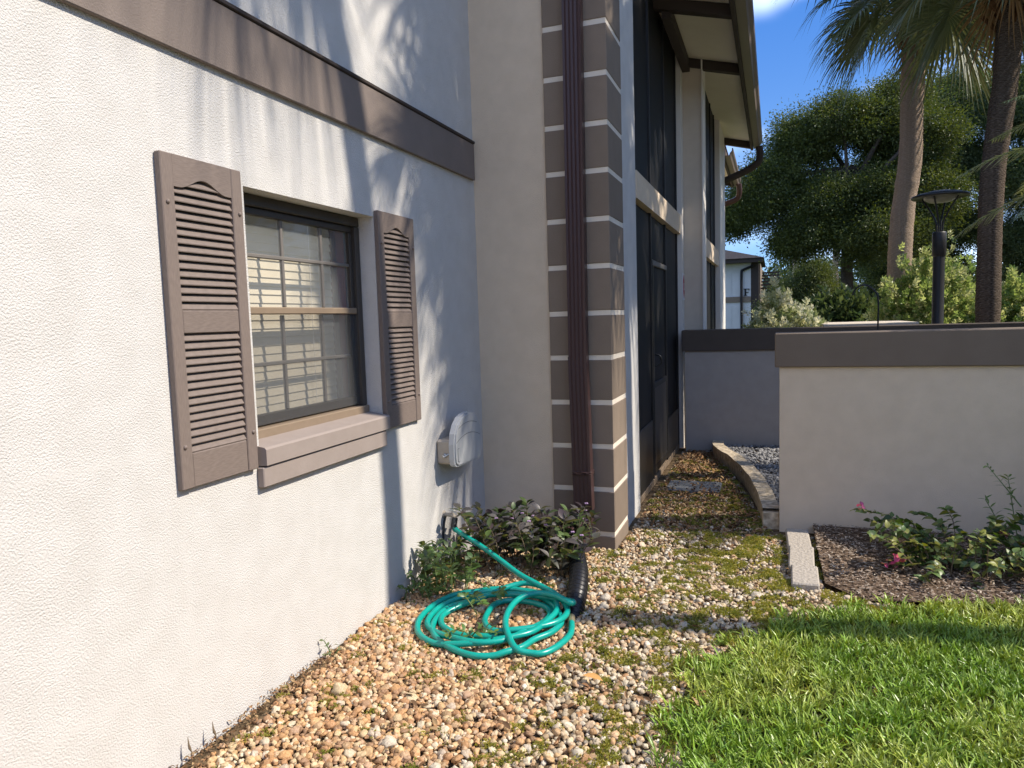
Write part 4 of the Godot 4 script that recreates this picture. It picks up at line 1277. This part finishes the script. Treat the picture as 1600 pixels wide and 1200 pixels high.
func make_bushes() -> void:
	var sp := sprig_mesh(9, 0.058, 0.034, 4)
	var va := [Color(0.44, 0.50, 0.18), Color(0.30, 0.39, 0.11), Color(0.58, 0.60, 0.29), Color(0.18, 0.27, 0.07)]
	bush("bright yellow green variegated bush behind the lamp post", Vector3(1.88, -0.1, -10.7), Vector3(0.76, 1.98, 0.65), 5200, sp, va, 21)
	bush("yellow green variegated bush right of the dark palm trunk", Vector3(2.95, -0.1, -10.6), Vector3(0.62, 1.75, 0.6), 4200, sp, va, 22)
	bush("pale cream variegated bush in front of the white building", Vector3(0.16, -0.1, -9.4), Vector3(0.60, 1.53, 0.5), 5000, sp, [Color(0.66, 0.67, 0.45), Color(0.52, 0.55, 0.32), Color(0.76, 0.75, 0.58), Color(0.28, 0.34, 0.15)], 23)
	bush("low green shrub under the trees left of the oak trunk", Vector3(1.9, -0.1, -24), Vector3(1.3, 1.75, 0.9), 1500, sprig_mesh(9, 0.2, 0.1, 5), [Color(0.07, 0.10, 0.03), Color(0.11, 0.14, 0.04), Color(0.05, 0.08, 0.025)], 24)
	bush("leafy shrub at the right end of the planting bed", Vector3(2.25, 0.0, -4.75), Vector3(0.5, 1.35, 0.38), 1100, sp, [Color(0.07, 0.11, 0.03), Color(0.10, 0.14, 0.04)], 25)
	# rust coloured bromeliad leaves peeping over the wall by the lamp
	var t := thing("bromeliad", "rust and cream bromeliad leaves behind the wall by the lamp", "plant", Vector3(1.78, 0.95, -8.4))
	var lm := leaf_mesh(0.42, 0.05, 0.25, 0.3, [0.9, 1.0, 0.9, 0.6, 0.0])
	for i in 12:
		var a := i * 2.4
		var o := obj("leaf", lm, tinted([Color(0.35, 0.12, 0.03), Color(0.5, 0.45, 0.35), Color(0.3, 0.2, 0.04)][i % 3], 0.4), t)
		o.transform = Transform3D(aim(Vector3(cos(a) * 0.8, 1.0, sin(a) * 0.8)), Vector3.ZERO)
	var st := S()
	tube(st, [Vector3(0, -1.0, 0), Vector3(0, 0.02, 0)], 0.05, 8)
	obj("stem", done(st), M.stem, t)

func make_street_furniture() -> void:
	var t := thing("lamp_post", "black lamp post with flat dish hood between the two palms", "lamp post", Vector3(1.647, -0.13, -8.9))
	var s := S()
	lathe(s, [Vector2(0.10, 0.0), Vector2(0.10, 0.03), Vector2(0.057, 0.05), Vector2(0.057, 2.10)], 20)
	obj("pole", done(s), M.post, t)
	s = S()
	lathe(s, [Vector2(0.057, 2.09), Vector2(0.068, 2.10), Vector2(0.068, 2.335), Vector2(0.06, 2.35), Vector2(0.0, 2.352)], 20)
	obj("collar", done(s), M.post, t)
	for i in 4:
		var a := TAU * i / 4 + 0.5
		var d := Vector3(cos(a), 0, sin(a))
		s = S()
		tube(s, spline([d * 0.03 + Vector3(0, 2.34, 0), d * 0.035 + Vector3(0, 2.45, 0), d * 0.09 + Vector3(0, 2.57, 0), d * 0.175 + Vector3(0, 2.71, 0)], 5), 0.009, 7)
		obj("arm", done(s), M.post, t)
	s = S()
	lathe(s, [Vector2(0.265, 2.705), Vector2(0.275, 2.715), Vector2(0.27, 2.73), Vector2(0.20, 2.752), Vector2(0.12, 2.766), Vector2(0.10, 2.775), Vector2(0.0, 2.782)], 36)
	lathe(s, [Vector2(0.0, 2.722), Vector2(0.16, 2.722), Vector2(0.25, 2.716), Vector2(0.265, 2.705)], 36)
	obj("hood", done(s), M.post, t)
	s = S()
	lathe(s, [Vector2(0.0, 2.655), Vector2(0.10, 2.66), Vector2(0.15, 2.69), Vector2(0.155, 2.72)], 28)
	obj("lens", done(s), M.lens, t)
	t = thing("garden_hook", "thin black curved garden hook standing behind the low wall", "garden hook", Vector3(0.83, -0.05, -6.9))
	s = S()
	tube(s, spline([Vector3(0, 0, 0), Vector3(0, 1.2, 0), Vector3(0.0, 1.55, 0), Vector3(-0.03, 1.63, 0), Vector3(-0.09, 1.68, 0), Vector3(-0.15, 1.675, 0), Vector3(-0.19, 1.63, 0), Vector3(-0.195, 1.60, 0)], 6), 0.007, 7)
	obj("rod", done(s), M.post, t)
	# a parked car, far down the lane
	t = thing("parked_car", "small dark red parked car far away beside the oak trunk", "car", Vector3(6.6, -0.13, -60))
	s = S()
	prism(s, PackedVector2Array([Vector2(-2.1, 0.35), Vector2(2.1, 0.35), Vector2(2.15, 0.75), Vector2(1.2, 0.95), Vector2(-2.0, 1.0), Vector2(-2.15, 0.7)]), Vector3(0, 0, -0.85), Vector3.RIGHT, Vector3.UP, 1.7)
	obj("body", done(s), M.car_red, t)
	s = S()
	prism(s, PackedVector2Array([Vector2(-1.7, 0.98), Vector2(0.9, 0.96), Vector2(0.3, 1.45), Vector2(-1.2, 1.48)]), Vector3(0, 0, -0.75), Vector3.RIGHT, Vector3.UP, 1.5)
	obj("cabin", done(s), M.car_glass, t)
	obj("roof", bxm(-1.2, 0.3, 1.47, 1.51, -0.74, 0.74, 0.02), M.car_red, t)
	for e in [[-1.3, -0.86], [1.3, -0.86], [-1.3, 0.86], [1.3, 0.86]]:
		s = S()
		tube(s, [Vector3(e[0], 0.32, e[1] - 0.1), Vector3(e[0], 0.32, e[1] + 0.1)], 0.32, 14)
		obj("wheel", done(s), M.tyre, t)

# ---------------------------------------------------------------- plants by the wall and in the bed
func plant(t: Node3D, stems: Array, leaf: Array, cols: Array, step: float, lsize: Vector2, sd: int, stem_mat: Material, up := 0.35) -> void:
	# stems: [foot, tip, sag]; pairs of leaves along each, every leaf a mesh of its own
	var r := RandomNumberGenerator.new()
	r.seed = sd
	var mats := []
	for c in cols:
		mats.append(tinted(c, 0.45, 0.42))
	var all := []
	for e in stems:
		var a: Vector3 = e[0]
		var b: Vector3 = e[1]
		var m: Vector3 = a.lerp(b, 0.5) + Vector3(r.randfn() * 0.01, e[2], r.randfn() * 0.01)
		var p := spline([a, m, b], 6)
		var s := S()
		var rad := []
		for i in p.size():
			rad.append(lerpf(0.004, 0.0016, float(i) / p.size()))
		tube(s, p, rad, 5)
		obj("stem", done(s), stem_mat, t)
		var length := a.distance_to(b)
		var n := maxi(2, int(length / step))
		for k in n:
			var u := 0.12 + 0.88 * (k + 1.0) / n
			var q := clampf(u, 0.0, 0.999) * (p.size() - 1)
			var c: Vector3 = p[int(q)].lerp(p[mini(int(q) + 1, p.size() - 1)], q - int(q))
			var d: Vector3 = (p[mini(int(q) + 1, p.size() - 1)] - p[maxi(int(q) - 1, 0)]).normalized()
			var a0 := r.randf() * TAU
			for sgn in 2:
				var side := Vector3(cos(a0 + PI * sgn), 0, sin(a0 + PI * sgn))
				side = (side - d * side.dot(d)).normalized()
				var tr := Transform3D(aim(side + d * 0.35 + Vector3(0, up + r.randfn() * 0.25, 0), r.randfn() * 0.45).scaled(Vector3.ONE * r.randf_range(lsize.x, lsize.y)), c)
				all.append([tr, r.randi() % leaf.size(), r.randi() % mats.size(), tr.origin.z + tr.origin.y * 0.7 + r.randf() * 0.1])
	all.sort_custom(func(p, q): return p[3] > q[3])
	var xf := []
	var col := []
	for i in all.size():      # the nearest 300 one by one, the rest as one mass
		var e: Array = all[i]
		if i < 300:
			obj("leaf", leaf[e[1]], mats[e[2]], t).transform = e[0]
		else:
			xf.append(e[0])
			col.append(cols[e[2]])
	if xf:
		many("foliage", leaf[0], M.leaf, xf, col, t)

func fan(r: RandomNumberGenerator, n: int, foot: Callable, tip: Callable, sag := 0.05) -> Array:
	var out := []
	for i in n:
		var f: Vector3 = foot.call(r)
		out.append([f, tip.call(r, f), sag])
	return out

func make_bed_plants() -> void:
	var r := RandomNumberGenerator.new()
	r.seed = 41
	var oval := leaf_mesh(0.062, 0.036, 0.25, 0.22)
	var long := leaf_mesh(0.085, 0.034, 0.35, 0.3, [0.0, 0.7, 1.0, 0.85, 0.45, 0.0])
	var t := thing("purple_plant", "purple leaved plant with tiny lilac flowers behind the coiled hose", "plant", Vector3(-1.30, -0.03, -3.90))
	var stems := fan(r, 62, func(q): return Vector3(q.randf_range(-0.30, 0.26), 0, q.randf_range(-0.16, 0.20)), func(q, f): return Vector3(f.x * 1.35 + q.randfn() * 0.04, q.randf_range(0.18, 0.38), f.z * 1.3 + q.randfn() * 0.05))
	var pm := [Color(0.050, 0.034, 0.040), Color(0.080, 0.070, 0.072), Color(0.045, 0.045, 0.036), Color(0.08, 0.125, 0.036), Color(0.055, 0.08, 0.03), Color(0.105, 0.095, 0.092)]
	plant(t, stems, [oval, long], pm, 0.040, Vector2(0.75, 1.25), 42, M.stem)
	var fl := S()
	for i in 6:
		box(fl, Vector3(cos(i * 1.05) * 0.006, 0.002 * (i % 2), sin(i * 1.05) * 0.006), Vector3(0.009, 0.005, 0.006), 0.001)
	var flm := done(fl)
	var lil := mat(Color(0.42, 0.28, 0.44), 0.7)
	for i in 16:
		var s := S()
		var f := Vector3(r.randf_range(-0.3, 0.34), 0.2, r.randf_range(-0.2, 0.25))
		var e := f + Vector3(r.randfn() * 0.04, r.randf_range(0.06, 0.19), r.randfn() * 0.03)
		tube(s, spline([f, f.lerp(e, 0.5) + Vector3(0.01, 0, 0), e], 4), 0.0013, 4)
		obj("flower_stalk", done(s), M.green_stem, t)
		var o := obj("flower", flm, lil, t)
		o.position = e
	t = thing("mint_plant", "dark green leafy plant against the wall left of the hose", "plant", Vector3(-1.69, -0.02, -3.50))
	stems = fan(r, 30, func(q): return Vector3(q.randf_range(-0.11, 0.16), 0, q.randf_range(-0.16, 0.14)), func(q, f): return Vector3(f.x * 1.15 + q.randfn() * 0.025, q.randf_range(0.11, 0.27), f.z * 1.2 + q.randfn() * 0.05))
	plant(t, stems, [oval], [Color(0.035, 0.075, 0.020), Color(0.05, 0.10, 0.025), Color(0.03, 0.055, 0.018)], 0.042, Vector2(0.6, 1.0), 43, M.green_stem)
	t = thing("creeping_plant", "low bright green creeper at the foot of the wall", "plant", Vector3(-1.71, 0.0, -3.27))
	stems = fan(r, 22, func(q): return Vector3(q.randf_range(-0.10, 0.10), 0, q.randf_range(-0.16, 0.12)), func(q, f): return f + Vector3(q.randfn() * 0.05, q.randf_range(0.03, 0.11), q.randfn() * 0.05), 0.02)
	plant(t, stems, [oval], [Color(0.05, 0.11, 0.025), Color(0.07, 0.13, 0.03)], 0.02, Vector2(0.28, 0.5), 44, M.green_stem)
	# sprays of creeper over the coil
	t = thing("creeping_plant", "thin green creeper trailing over the coiled hose", "plant", Vector3(-1.32, 0.03, -3.2))
	stems = []
	for e in [[-0.12, -0.05, 0.0, 0.02, 0.06, 0.12], [0.0, -0.12, 0.02, 0.05, 0.07, 0.02], [0.05, 0.35, 0.0, 0.2, 0.06, 0.40], [-0.02, 0.1, 0.0, -0.12, 0.07, 0.05], [0.1, 0.38, 0.0, -0.02, 0.05, 0.44], [-0.05, -0.2, 0.0, -0.2, 0.08, -0.1]]:
		stems.append([Vector3(e[0], 0.0, e[1]), Vector3(e[3], e[4], e[5]), 0.03])
	plant(t, stems, [oval], [Color(0.06, 0.13, 0.03), Color(0.09, 0.15, 0.03)], 0.022, Vector2(0.35, 0.65), 45, M.green_stem)
	# bougainvillea in the bed
	var heart := leaf_mesh(0.055, 0.040, 0.35, 0.3, [0.35, 0.95, 1.0, 0.62, 0.0])
	t = thing("bougainvillea", "bougainvillea bush with magenta flowers in front of the low wall", "bush", Vector3(0.95, 0.0, -4.42))
	stems = fan(r, 54, func(q): return Vector3(q.randf_range(-0.20, 0.24), 0, q.randf_range(-0.14, 0.18)), func(q, f): return Vector3(f.x * 2.1 + q.randfn() * 0.06, q.randf_range(0.05, 0.28), f.z * 1.7 + q.randfn() * 0.08))
	for e in [[-0.47, 0.19, -0.44], [-0.40, 0.13, -0.42], [-0.30, 0.14, -0.44], [-0.15, 0.20, -0.40], [0.0, 0.24, -0.38], [-0.34, 0.06, 0.15], [0.22, 0.20, -0.05], [-0.22, 0.02, 0.28], [0.02, 0.0, 0.34]]:
		stems.append([Vector3(0, 0, -0.05), Vector3(e[0], e[1], e[2]), 0.09])
	plant(t, stems, [heart], [Color(0.08, 0.14, 0.036), Color(0.11, 0.16, 0.045), Color(0.05, 0.085, 0.03), Color(0.20, 0.21, 0.05)], 0.034, Vector2(0.6, 1.0), 46, M.stem)
	var bract := leaf_mesh(0.034, 0.026, 0.2, 0.3, [0.2, 0.95, 1.0, 0.6, 0.0])
	var mag := [tinted(Color(0.50, 0.03, 0.20), 0.6), tinted(Color(0.55, 0.04, 0.12), 0.6), tinted(Color(0.42, 0.05, 0.26), 0.6)]
	for e in [[-0.46, 0.20, -0.43], [-0.44, 0.195, -0.41], [-0.36, 0.085, 0.17], [-0.33, 0.095, 0.17], [-0.30, 0.085, 0.16], [-0.37, 0.045, 0.19], [0.22, 0.215, -0.04], [0.21, 0.20, -0.02], [0.30, 0.16, 0.0], [0.28, 0.0, 0.25]]:
		for k in 4:
			var a := r.randf() * TAU
			var o := obj("flower", bract, mag[r.randi() % 3], t)
			o.transform = Transform3D(aim(Vector3(cos(a), r.randf_range(0.2, 1.0), sin(a)), r.randfn()), Vector3(e[0], e[1], e[2]) + Vector3(r.randfn(), r.randfn(), r.randfn()) * 0.012)
	var slim := leaf_mesh(0.05, 0.014, 0.25, 0.3)
	t = thing("weed", "tall thin weed with small leaves at the right end of the bed", "plant", Vector3(1.30, 0.0, -4.68))
	stems = [[Vector3(0, 0, 0), Vector3(-0.06, 0.46, -0.05), 0.0], [Vector3(0.02, 0, 0), Vector3(-0.18, 0.34, 0.0), 0.02], [Vector3(0.04, 0, 0.02), Vector3(0.12, 0.30, 0.0), 0.02], [Vector3(0.02, 0, 0.02), Vector3(-0.22, 0.14, 0.1), 0.04], [Vector3(0.06, 0, 0.0), Vector3(0.22, 0.22, 0.05), 0.03], [Vector3(0.05, 0, 0.0), Vector3(0.1, 0.12, 0.2), 0.03], [Vector3(0.0, 0.3, -0.02), Vector3(-0.16, 0.52, -0.05), 0.0]]
	plant(t, stems, [slim], [Color(0.08, 0.14, 0.035), Color(0.11, 0.17, 0.05)], 0.03, Vector2(0.6, 1.1), 47, M.green_stem)
	# seedlings in the strip of soil along the wall
	for k in 3:
		var at: Vector3 = [Vector3(-1.80, 0.0, -2.55), Vector3(-1.79, 0.0, -1.86), Vector3(-1.80, 0.0, -1.76)][k]
		t = thing("weed", ["little grey green weed at the foot of the sunlit wall", "dry dark seed stalk at the wall foot, farther of two", "dry dark seed stalk at the wall foot, nearest the camera"][k], "plant", at)
		if k == 0:
			plant(t, [[Vector3.ZERO, Vector3(-0.01, 0.09, 0.02), 0.0], [Vector3.ZERO, Vector3(0.03, 0.05, -0.03), 0.01], [Vector3.ZERO, Vector3(0.02, 0.04, 0.04), 0.01]], [oval], [Color(0.11, 0.14, 0.07)], 0.025, Vector2(0.25, 0.4), 48, M.green_stem)
		else:
			var s := S()
			tube(s, [Vector3.ZERO, Vector3(0.004, 0.05, 0.0), Vector3(0.0, 0.065, 0.003), Vector3(-0.003, 0.078, 0.003), Vector3(-0.008, 0.10, 0.0)], [0.0014, 0.0014, 0.005, 0.003, 0.0008], 6)
			obj("stem", done(s), M.stem, t)

# ---------------------------------------------------------------- pebbles, litter, lawn
func pebble_mesh(sd: int, ax: Vector3) -> ArrayMesh:
	var f := FastNoiseLite.new()
	f.seed = sd
	f.frequency = 0.9
	var s := S()
	s.set_smooth_group(1)
	var rings := 7
	var n := 10
	var at := func(i: int, j: int) -> Vector3:
		var a := PI * i / rings
		var b := TAU * (j % n) / n
		var v := Vector3(sin(a) * cos(b), cos(a), sin(a) * sin(b))
		if i == 0 or i == rings:
			v = Vector3(0, cos(a), 0)
		v *= 1.0 + 0.62 * f.get_noise_3dv(v * 1.15) + 0.16 * f.get_noise_3dv(v * 3.0)
		return v * ax * 0.5
	for i in rings:
		for j in n:
			var a: Vector3 = at.call(i, j)
			var b: Vector3 = at.call(i, j + 1)
			var c: Vector3 = at.call(i + 1, j + 1)
			var d: Vector3 = at.call(i + 1, j)
			if i == 0:
				tri(s, a, c, d)
			elif i == rings - 1:
				tri(s, a, b, c)
			else:
				quad(s, a, b, c, d)
	return done(s)

func make_gravel() -> void:
	var bed := get_node("gravel_bed")
	var lawn := lawn_edge()
	var planting := bed_edge()
	var meshes := []
	for i in 6:
		meshes.append(pebble_mesh(60 + i, Vector3(1.0, [0.55, 0.68, 0.45, 0.6, 0.72, 0.5][i], [0.72, 0.86, 0.62, 0.6, 0.8, 0.9][i])))
	var warm := [Color(0.46, 0.23, 0.085), Color(0.36, 0.165, 0.06), Color(0.56, 0.36, 0.17), Color(0.62, 0.46, 0.26), Color(0.50, 0.28, 0.12), Color(0.26, 0.13, 0.06), Color(0.66, 0.50, 0.30), Color(0.70, 0.60, 0.44), Color(0.44, 0.27, 0.17), Color(0.30, 0.15, 0.07), Color(0.52, 0.27, 0.10), Color(0.40, 0.25, 0.13), Color(0.60, 0.38, 0.22)]
	var pale := [Color(0.56, 0.47, 0.34), Color(0.66, 0.58, 0.44), Color(0.48, 0.37, 0.24), Color(0.36, 0.30, 0.22), Color(0.54, 0.39, 0.26), Color(0.68, 0.62, 0.52), Color(0.42, 0.26, 0.13), Color(0.30, 0.26, 0.21), Color(0.60, 0.48, 0.30), Color(0.40, 0.28, 0.16)]
	var f := FastNoiseLite.new()
	f.seed = 5
	f.frequency = 1.3
	var xf := [[], [], [], [], [], []]
	var col := [[], [], [], [], [], []]
	var big := []
	var step := 0.0160
	var z := -7.85
	while z < -0.9:
		var far := clampf((-3.2 - z) / 1.5, 0.0, 1.0)
		var st := step * (1.0 + 0.05 * far)
		var x := WX + 0.012
		while x < 0.55:
			x += st
			var px := x + rng.randf_range(-0.5, 0.5) * st * 1.5
			var pz := z + rng.randf_range(-0.5, 0.5) * st * 1.5
			var q := Vector2(px, pz)
			if px < WX + 0.01 or (pz < -4.42 and px < -0.925) or (pz < -5.0 and px > -0.03 - maxf(0.0, (-5.18 - pz)) * 0.2) or Geometry2D.is_point_in_polygon(q, planting):
				continue
			var inlawn := Geometry2D.is_point_in_polygon(q, lawn)
			if inlawn and not (rng.randf() < 0.06):
				continue
			# cover: thick near the wall, thin by the lawn and along the far path
			var nz := f.get_noise_2d(px, pz)
			var side := clampf((px + 1.05 + nz * 0.35) / 0.6, 0.0, 1.0)
			var dens := lerpf(1.0, 0.6, side)
			if pz < -3.1:
				dens = minf(dens, 0.92 + nz * 0.4)
			if pz < -5.0:
				dens *= 0.55
			var strip := px - WX
			if strip < 0.10 and pz > -2.5:
				dens *= clampf(strip / 0.10 - 0.25 + 0.5 * nz, 0.0, 1.0)
			if rng.randf() > dens:
				continue
			var w := clampf(side * 0.9 + far * 0.75, 0.0, 1.0)
			var c: Color = pale[rng.randi() % pale.size()] if rng.randf() < w else warm[rng.randi() % warm.size()]
			c = c.lerp(Color(0.50, 0.41, 0.29), 0.22) * rng.randf_range(1.05, 1.5)
			var size := (0.0145 + 0.014 * rng.randf() + 0.018 * pow(rng.randf(), 5.0)) * (1.0 - 0.22 * far)
			if rng.randf() < 0.02:
				size *= 1.5
				c = c.lerp(Color(0.72, 0.66, 0.56), 0.6)
			var b := Basis.from_euler(Vector3(rng.randfn() * 0.35, rng.randf() * TAU, rng.randfn() * 0.35)).scaled(Vector3.ONE * size)
			var y := gy(px, pz) + size * 0.2 + rng.randf() * 0.012 * (1.0 if dens > 0.6 else 0.4)
			var k := rng.randi() % 6
			var tr := Transform3D(b, Vector3(px, y, pz))
			var d := Vector2(px, pz + 0.4).length()
			big.append([size / d, k, tr, c])
		z += st
	big.sort_custom(func(a, b2): return a[0] > b2[0])
	var pm := {}
	for i in big.size():
		var e: Array = big[i]
		var tr: Transform3D = e[2]
		var seen := tr.origin.z < -1.45 and tr.origin.x < tr.origin.z * -0.9
		if pm.size() < 600 and seen and pm.get("n", 0) < 300:
			pm["n"] = pm.get("n", 0) + 1
			var cc: Color = e[3]
			var key := "%d,%d,%d" % [int(cc.r * 9), int(cc.g * 9), int(cc.b * 9)]
			if not pm.has(key):
				var m := relief(mat(cc, 0.6, 0.4), M.pebble.heightmap_texture, 0.15)
				m.albedo_texture = M.pebble.albedo_texture
				pm[key] = world(m, Vector3.ONE * 0.11)
			var o := obj("pebble", meshes[e[1]], pm[key], bed)
			o.transform = tr
		else:
			xf[e[1]].append(tr)
			col[e[1]].append(e[3])
	for k in 6:
		many("gravel", meshes[k], M.pebble, xf[k], col[k], bed)
	# grey stones behind the edging
	var wx := []
	var wc := []
	for i in 3200:
		var pz := rng.randf_range(-7.88, -5.2)
		var px := rng.randf_range(0.06 + (pz + 5.18) * 0.235, 0.45)
		var size := rng.randf_range(0.025, 0.05)
		wx.append(Transform3D(Basis.from_euler(Vector3(rng.randfn() * 0.5, rng.randf() * TAU, rng.randfn() * 0.5)).scaled(Vector3.ONE * size), Vector3(px, 0.038 + rng.randf() * 0.015, pz)))
		wc.append(Color(0.32, 0.32, 0.33) * rng.randf_range(0.5, 1.35))
	many("gravel", meshes[2], M.pebble, wx, wc, get_node("white_gravel_bed"))
	# creeping weeds and moss between the pebbles
	var g := FastNoiseLite.new()
	g.seed = 17
	g.frequency = 5.5
	g.fractal_octaves = 4
	var mx := []
	var mc := []
	var tuft := clump_mesh(18, 0.024, 0.010, 0.006, 9, 0.4)
	for i in 60000:
		var px := rng.randf_range(WX + 0.02, 0.75)
		var pz := -1.3 - 6.2 * pow(rng.randf(), 1.15)
		if (pz < -4.42 and px < -0.925) or (pz < -5.05 and px > -0.05 + (pz + 5.2) * 0.2):
			continue
		var q := Vector2(px, pz)
		if Geometry2D.is_point_in_polygon(q, planting) and rng.randf() > 0.06:
			continue
		var n := g.get_noise_2d(px, pz)
		var lean := clampf((px + 1.25) / 0.9, 0.0, 1.0)
		var th := lerpf(0.42, 0.03, lean)
		if n < th + rng.randf() * 0.35 - 0.1:
			continue
		mx.append(Transform3D(Basis(Vector3.UP, rng.randf() * TAU).scaled(Vector3.ONE * rng.randf_range(0.5, 1.25)), Vector3(px, gy(px, pz) + 0.008 + rng.randf() * 0.012, pz)))
		var yel := rng.randf()
		mc.append(Color(0.19, 0.22, 0.045).lerp(Color(0.46, 0.40, 0.11), yel) * rng.randf_range(0.8, 1.2))
	var gc := many("ground_cover", tuft, M.leaf, mx, mc)
	gc.set_meta("label", "yellow green creeping weeds between the pebbles")

func make_lawn() -> void:
	var lawn := lawn_edge()
	var tufts := []
	for v in 3:
		var r := RandomNumberGenerator.new()
		r.seed = 200 + v
		var s := S()
		for i in 11:
			var a := r.randf() * TAU
			var lean := r.randf_range(0.15, 0.95)
			var d := Vector3(cos(a), 0, sin(a))
			var side := Vector3(-sin(a), 0, cos(a)).rotated(Vector3.UP, r.randfn() * 0.5)
			var l := r.randf_range(0.03, 0.066)
			var w := r.randf_range(0.0045, 0.0080)
			var o := Vector3(r.randfn(), 0, r.randfn()) * 0.014
			var prev := []
			var hue := r.randf()
			s.set_color(Color(0.80, 0.98, 0.60).lerp(Color(1.25, 1.1, 0.8), hue) if r.randf() > 0.13 else Color(2.0, 1.35, 2.0))
			for k in 4:
				var t := k / 3.0
				var c := o + Vector3.UP * l * (t - 0.42 * lean * t * t) + d * l * lean * (t * 0.5 + 0.45 * t * t)
				var ww: float = w * [0.75, 1.0, 0.75, 0.08][k] * 0.5
				var row := [c - side * ww + Vector3(0, ww * 0.35, 0), c, c + side * ww + Vector3(0, ww * 0.35, 0)]
				if k > 0:
					quad(s, prev[0], prev[1], row[1], row[0])
					quad(s, prev[1], prev[2], row[2], row[1])
				prev = row
		s.generate_normals()
		tufts.append(s.commit())
	var f := FastNoiseLite.new()
	f.seed = 77
	f.frequency = 1.4
	var xf := [[], [], []]
	var col := [[], [], []]
	for i in 19000:
		var x := rng.randf_range(-0.5, 3.2)
		var z := rng.randf_range(-4.3, -0.9)
		var q := Vector2(x + rng.randfn() * 0.055, z + rng.randfn() * 0.045)
		if not Geometry2D.is_point_in_polygon(q, lawn):
			continue
		var n := f.get_noise_2d(x, z)
		if rng.randf() < 0.25 - n * 0.5 and rng.randf() < 0.5:
			continue
		var k := rng.randi() % 3
		xf[k].append(Transform3D(Basis.from_euler(Vector3(rng.randfn() * 0.15, rng.randf() * TAU, rng.randfn() * 0.15)).scaled(Vector3.ONE * rng.randf_range(0.7, 1.2)), Vector3(x, 0.02, z)))
		var dry := clampf(0.35 - n * 1.2 + rng.randfn() * 0.15, 0.0, 1.0)
		col[k].append(Color(0.205, 0.315, 0.048).lerp(Color(0.40, 0.43, 0.11), dry) * rng.randf_range(0.7, 1.3))
	for k in 3:
		var o := many("grass", tufts[k], M.blade, xf[k], col[k])
		o.set_meta("label", "bright green lawn grass at the lower right")

func make_litter() -> void:
	# bark chips in the bed, dry leaf litter on the path and along the wall
	var planting := bed_edge()
	var chip := bxm(-0.5, 0.5, -0.06, 0.06, -0.16, 0.16, 0.03)
	var xf := []
	var col := []
	for i in 14000:
		var x := rng.randf_range(0.2, 2.6)
		var z := rng.randf_range(-5.09, -3.8)
		if not Geometry2D.is_point_in_polygon(Vector2(x, z), planting):
			continue
		var size := rng.randf_range(0.008, 0.026)
		xf.append(Transform3D(Basis.from_euler(Vector3(rng.randfn() * 0.3, rng.randf() * TAU, rng.randfn() * 0.3)).scaled(Vector3(size, size * 0.7, size * rng.randf_range(0.5, 1.3))), Vector3(x, 0.018 + rng.randf() * 0.01, z)))
		col.append([Color(0.20, 0.14, 0.095), Color(0.13, 0.09, 0.062), Color(0.34, 0.265, 0.20), Color(0.24, 0.175, 0.125), Color(0.44, 0.37, 0.29)][rng.randi() % 5] * rng.randf_range(0.8, 1.15))
	many("mulch_chips", chip, M.chip, xf, col).set_meta("label", "brown bark mulch under the bougainvillea")
	var lf := leaf_mesh(1.0, 0.42, 0.3, 0.5)
	xf = []
	col = []
	for i in 5200:
		var x: float
		var z: float
		var pick := rng.randf()
		var small := 1.0
		if pick < 0.72:
			z = rng.randf_range(-7.85, -4.9)
			x = rng.randf_range(-0.9, -0.08 + (z + 5.18) * 0.2)
		elif pick < 0.88:
			z = rng.randf_range(-2.6, -1.2)
			x = WX + 0.01 + absf(rng.randfn()) * 0.05
			small = 0.45
		else:
			z = rng.randf_range(-4.9, -1.6)
			x = rng.randf_range(-1.3, 0.1)
		var size := rng.randf_range(0.018, 0.045) * small
		xf.append(Transform3D(Basis.from_euler(Vector3(rng.randfn() * 0.5, rng.randf() * TAU, rng.randfn() * 0.5)).scaled(Vector3.ONE * size), Vector3(x, gy(x, z) + 0.02 + rng.randf() * 0.015, z)))
		col.append([Color(0.22, 0.12, 0.06), Color(0.15, 0.09, 0.05), Color(0.34, 0.23, 0.12), Color(0.28, 0.16, 0.08)][rng.randi() % 4] * rng.randf_range(0.75, 1.2))
	many("leaf_litter", lf, M.chip, xf, col).set_meta("label", "dry brown leaf litter along the pebble path")
	var t := thing("fallen_leaf", "single orange brown dead leaf lying on the pebbles", "leaf", Vector3(-0.70, 0.05, -2.62))
	obj("blade", leaf_mesh(0.085, 0.04, 0.1, 0.5), tinted(Color(0.52, 0.28, 0.09), 0.3, 0.8), t)
	t.rotation.y = 1.5
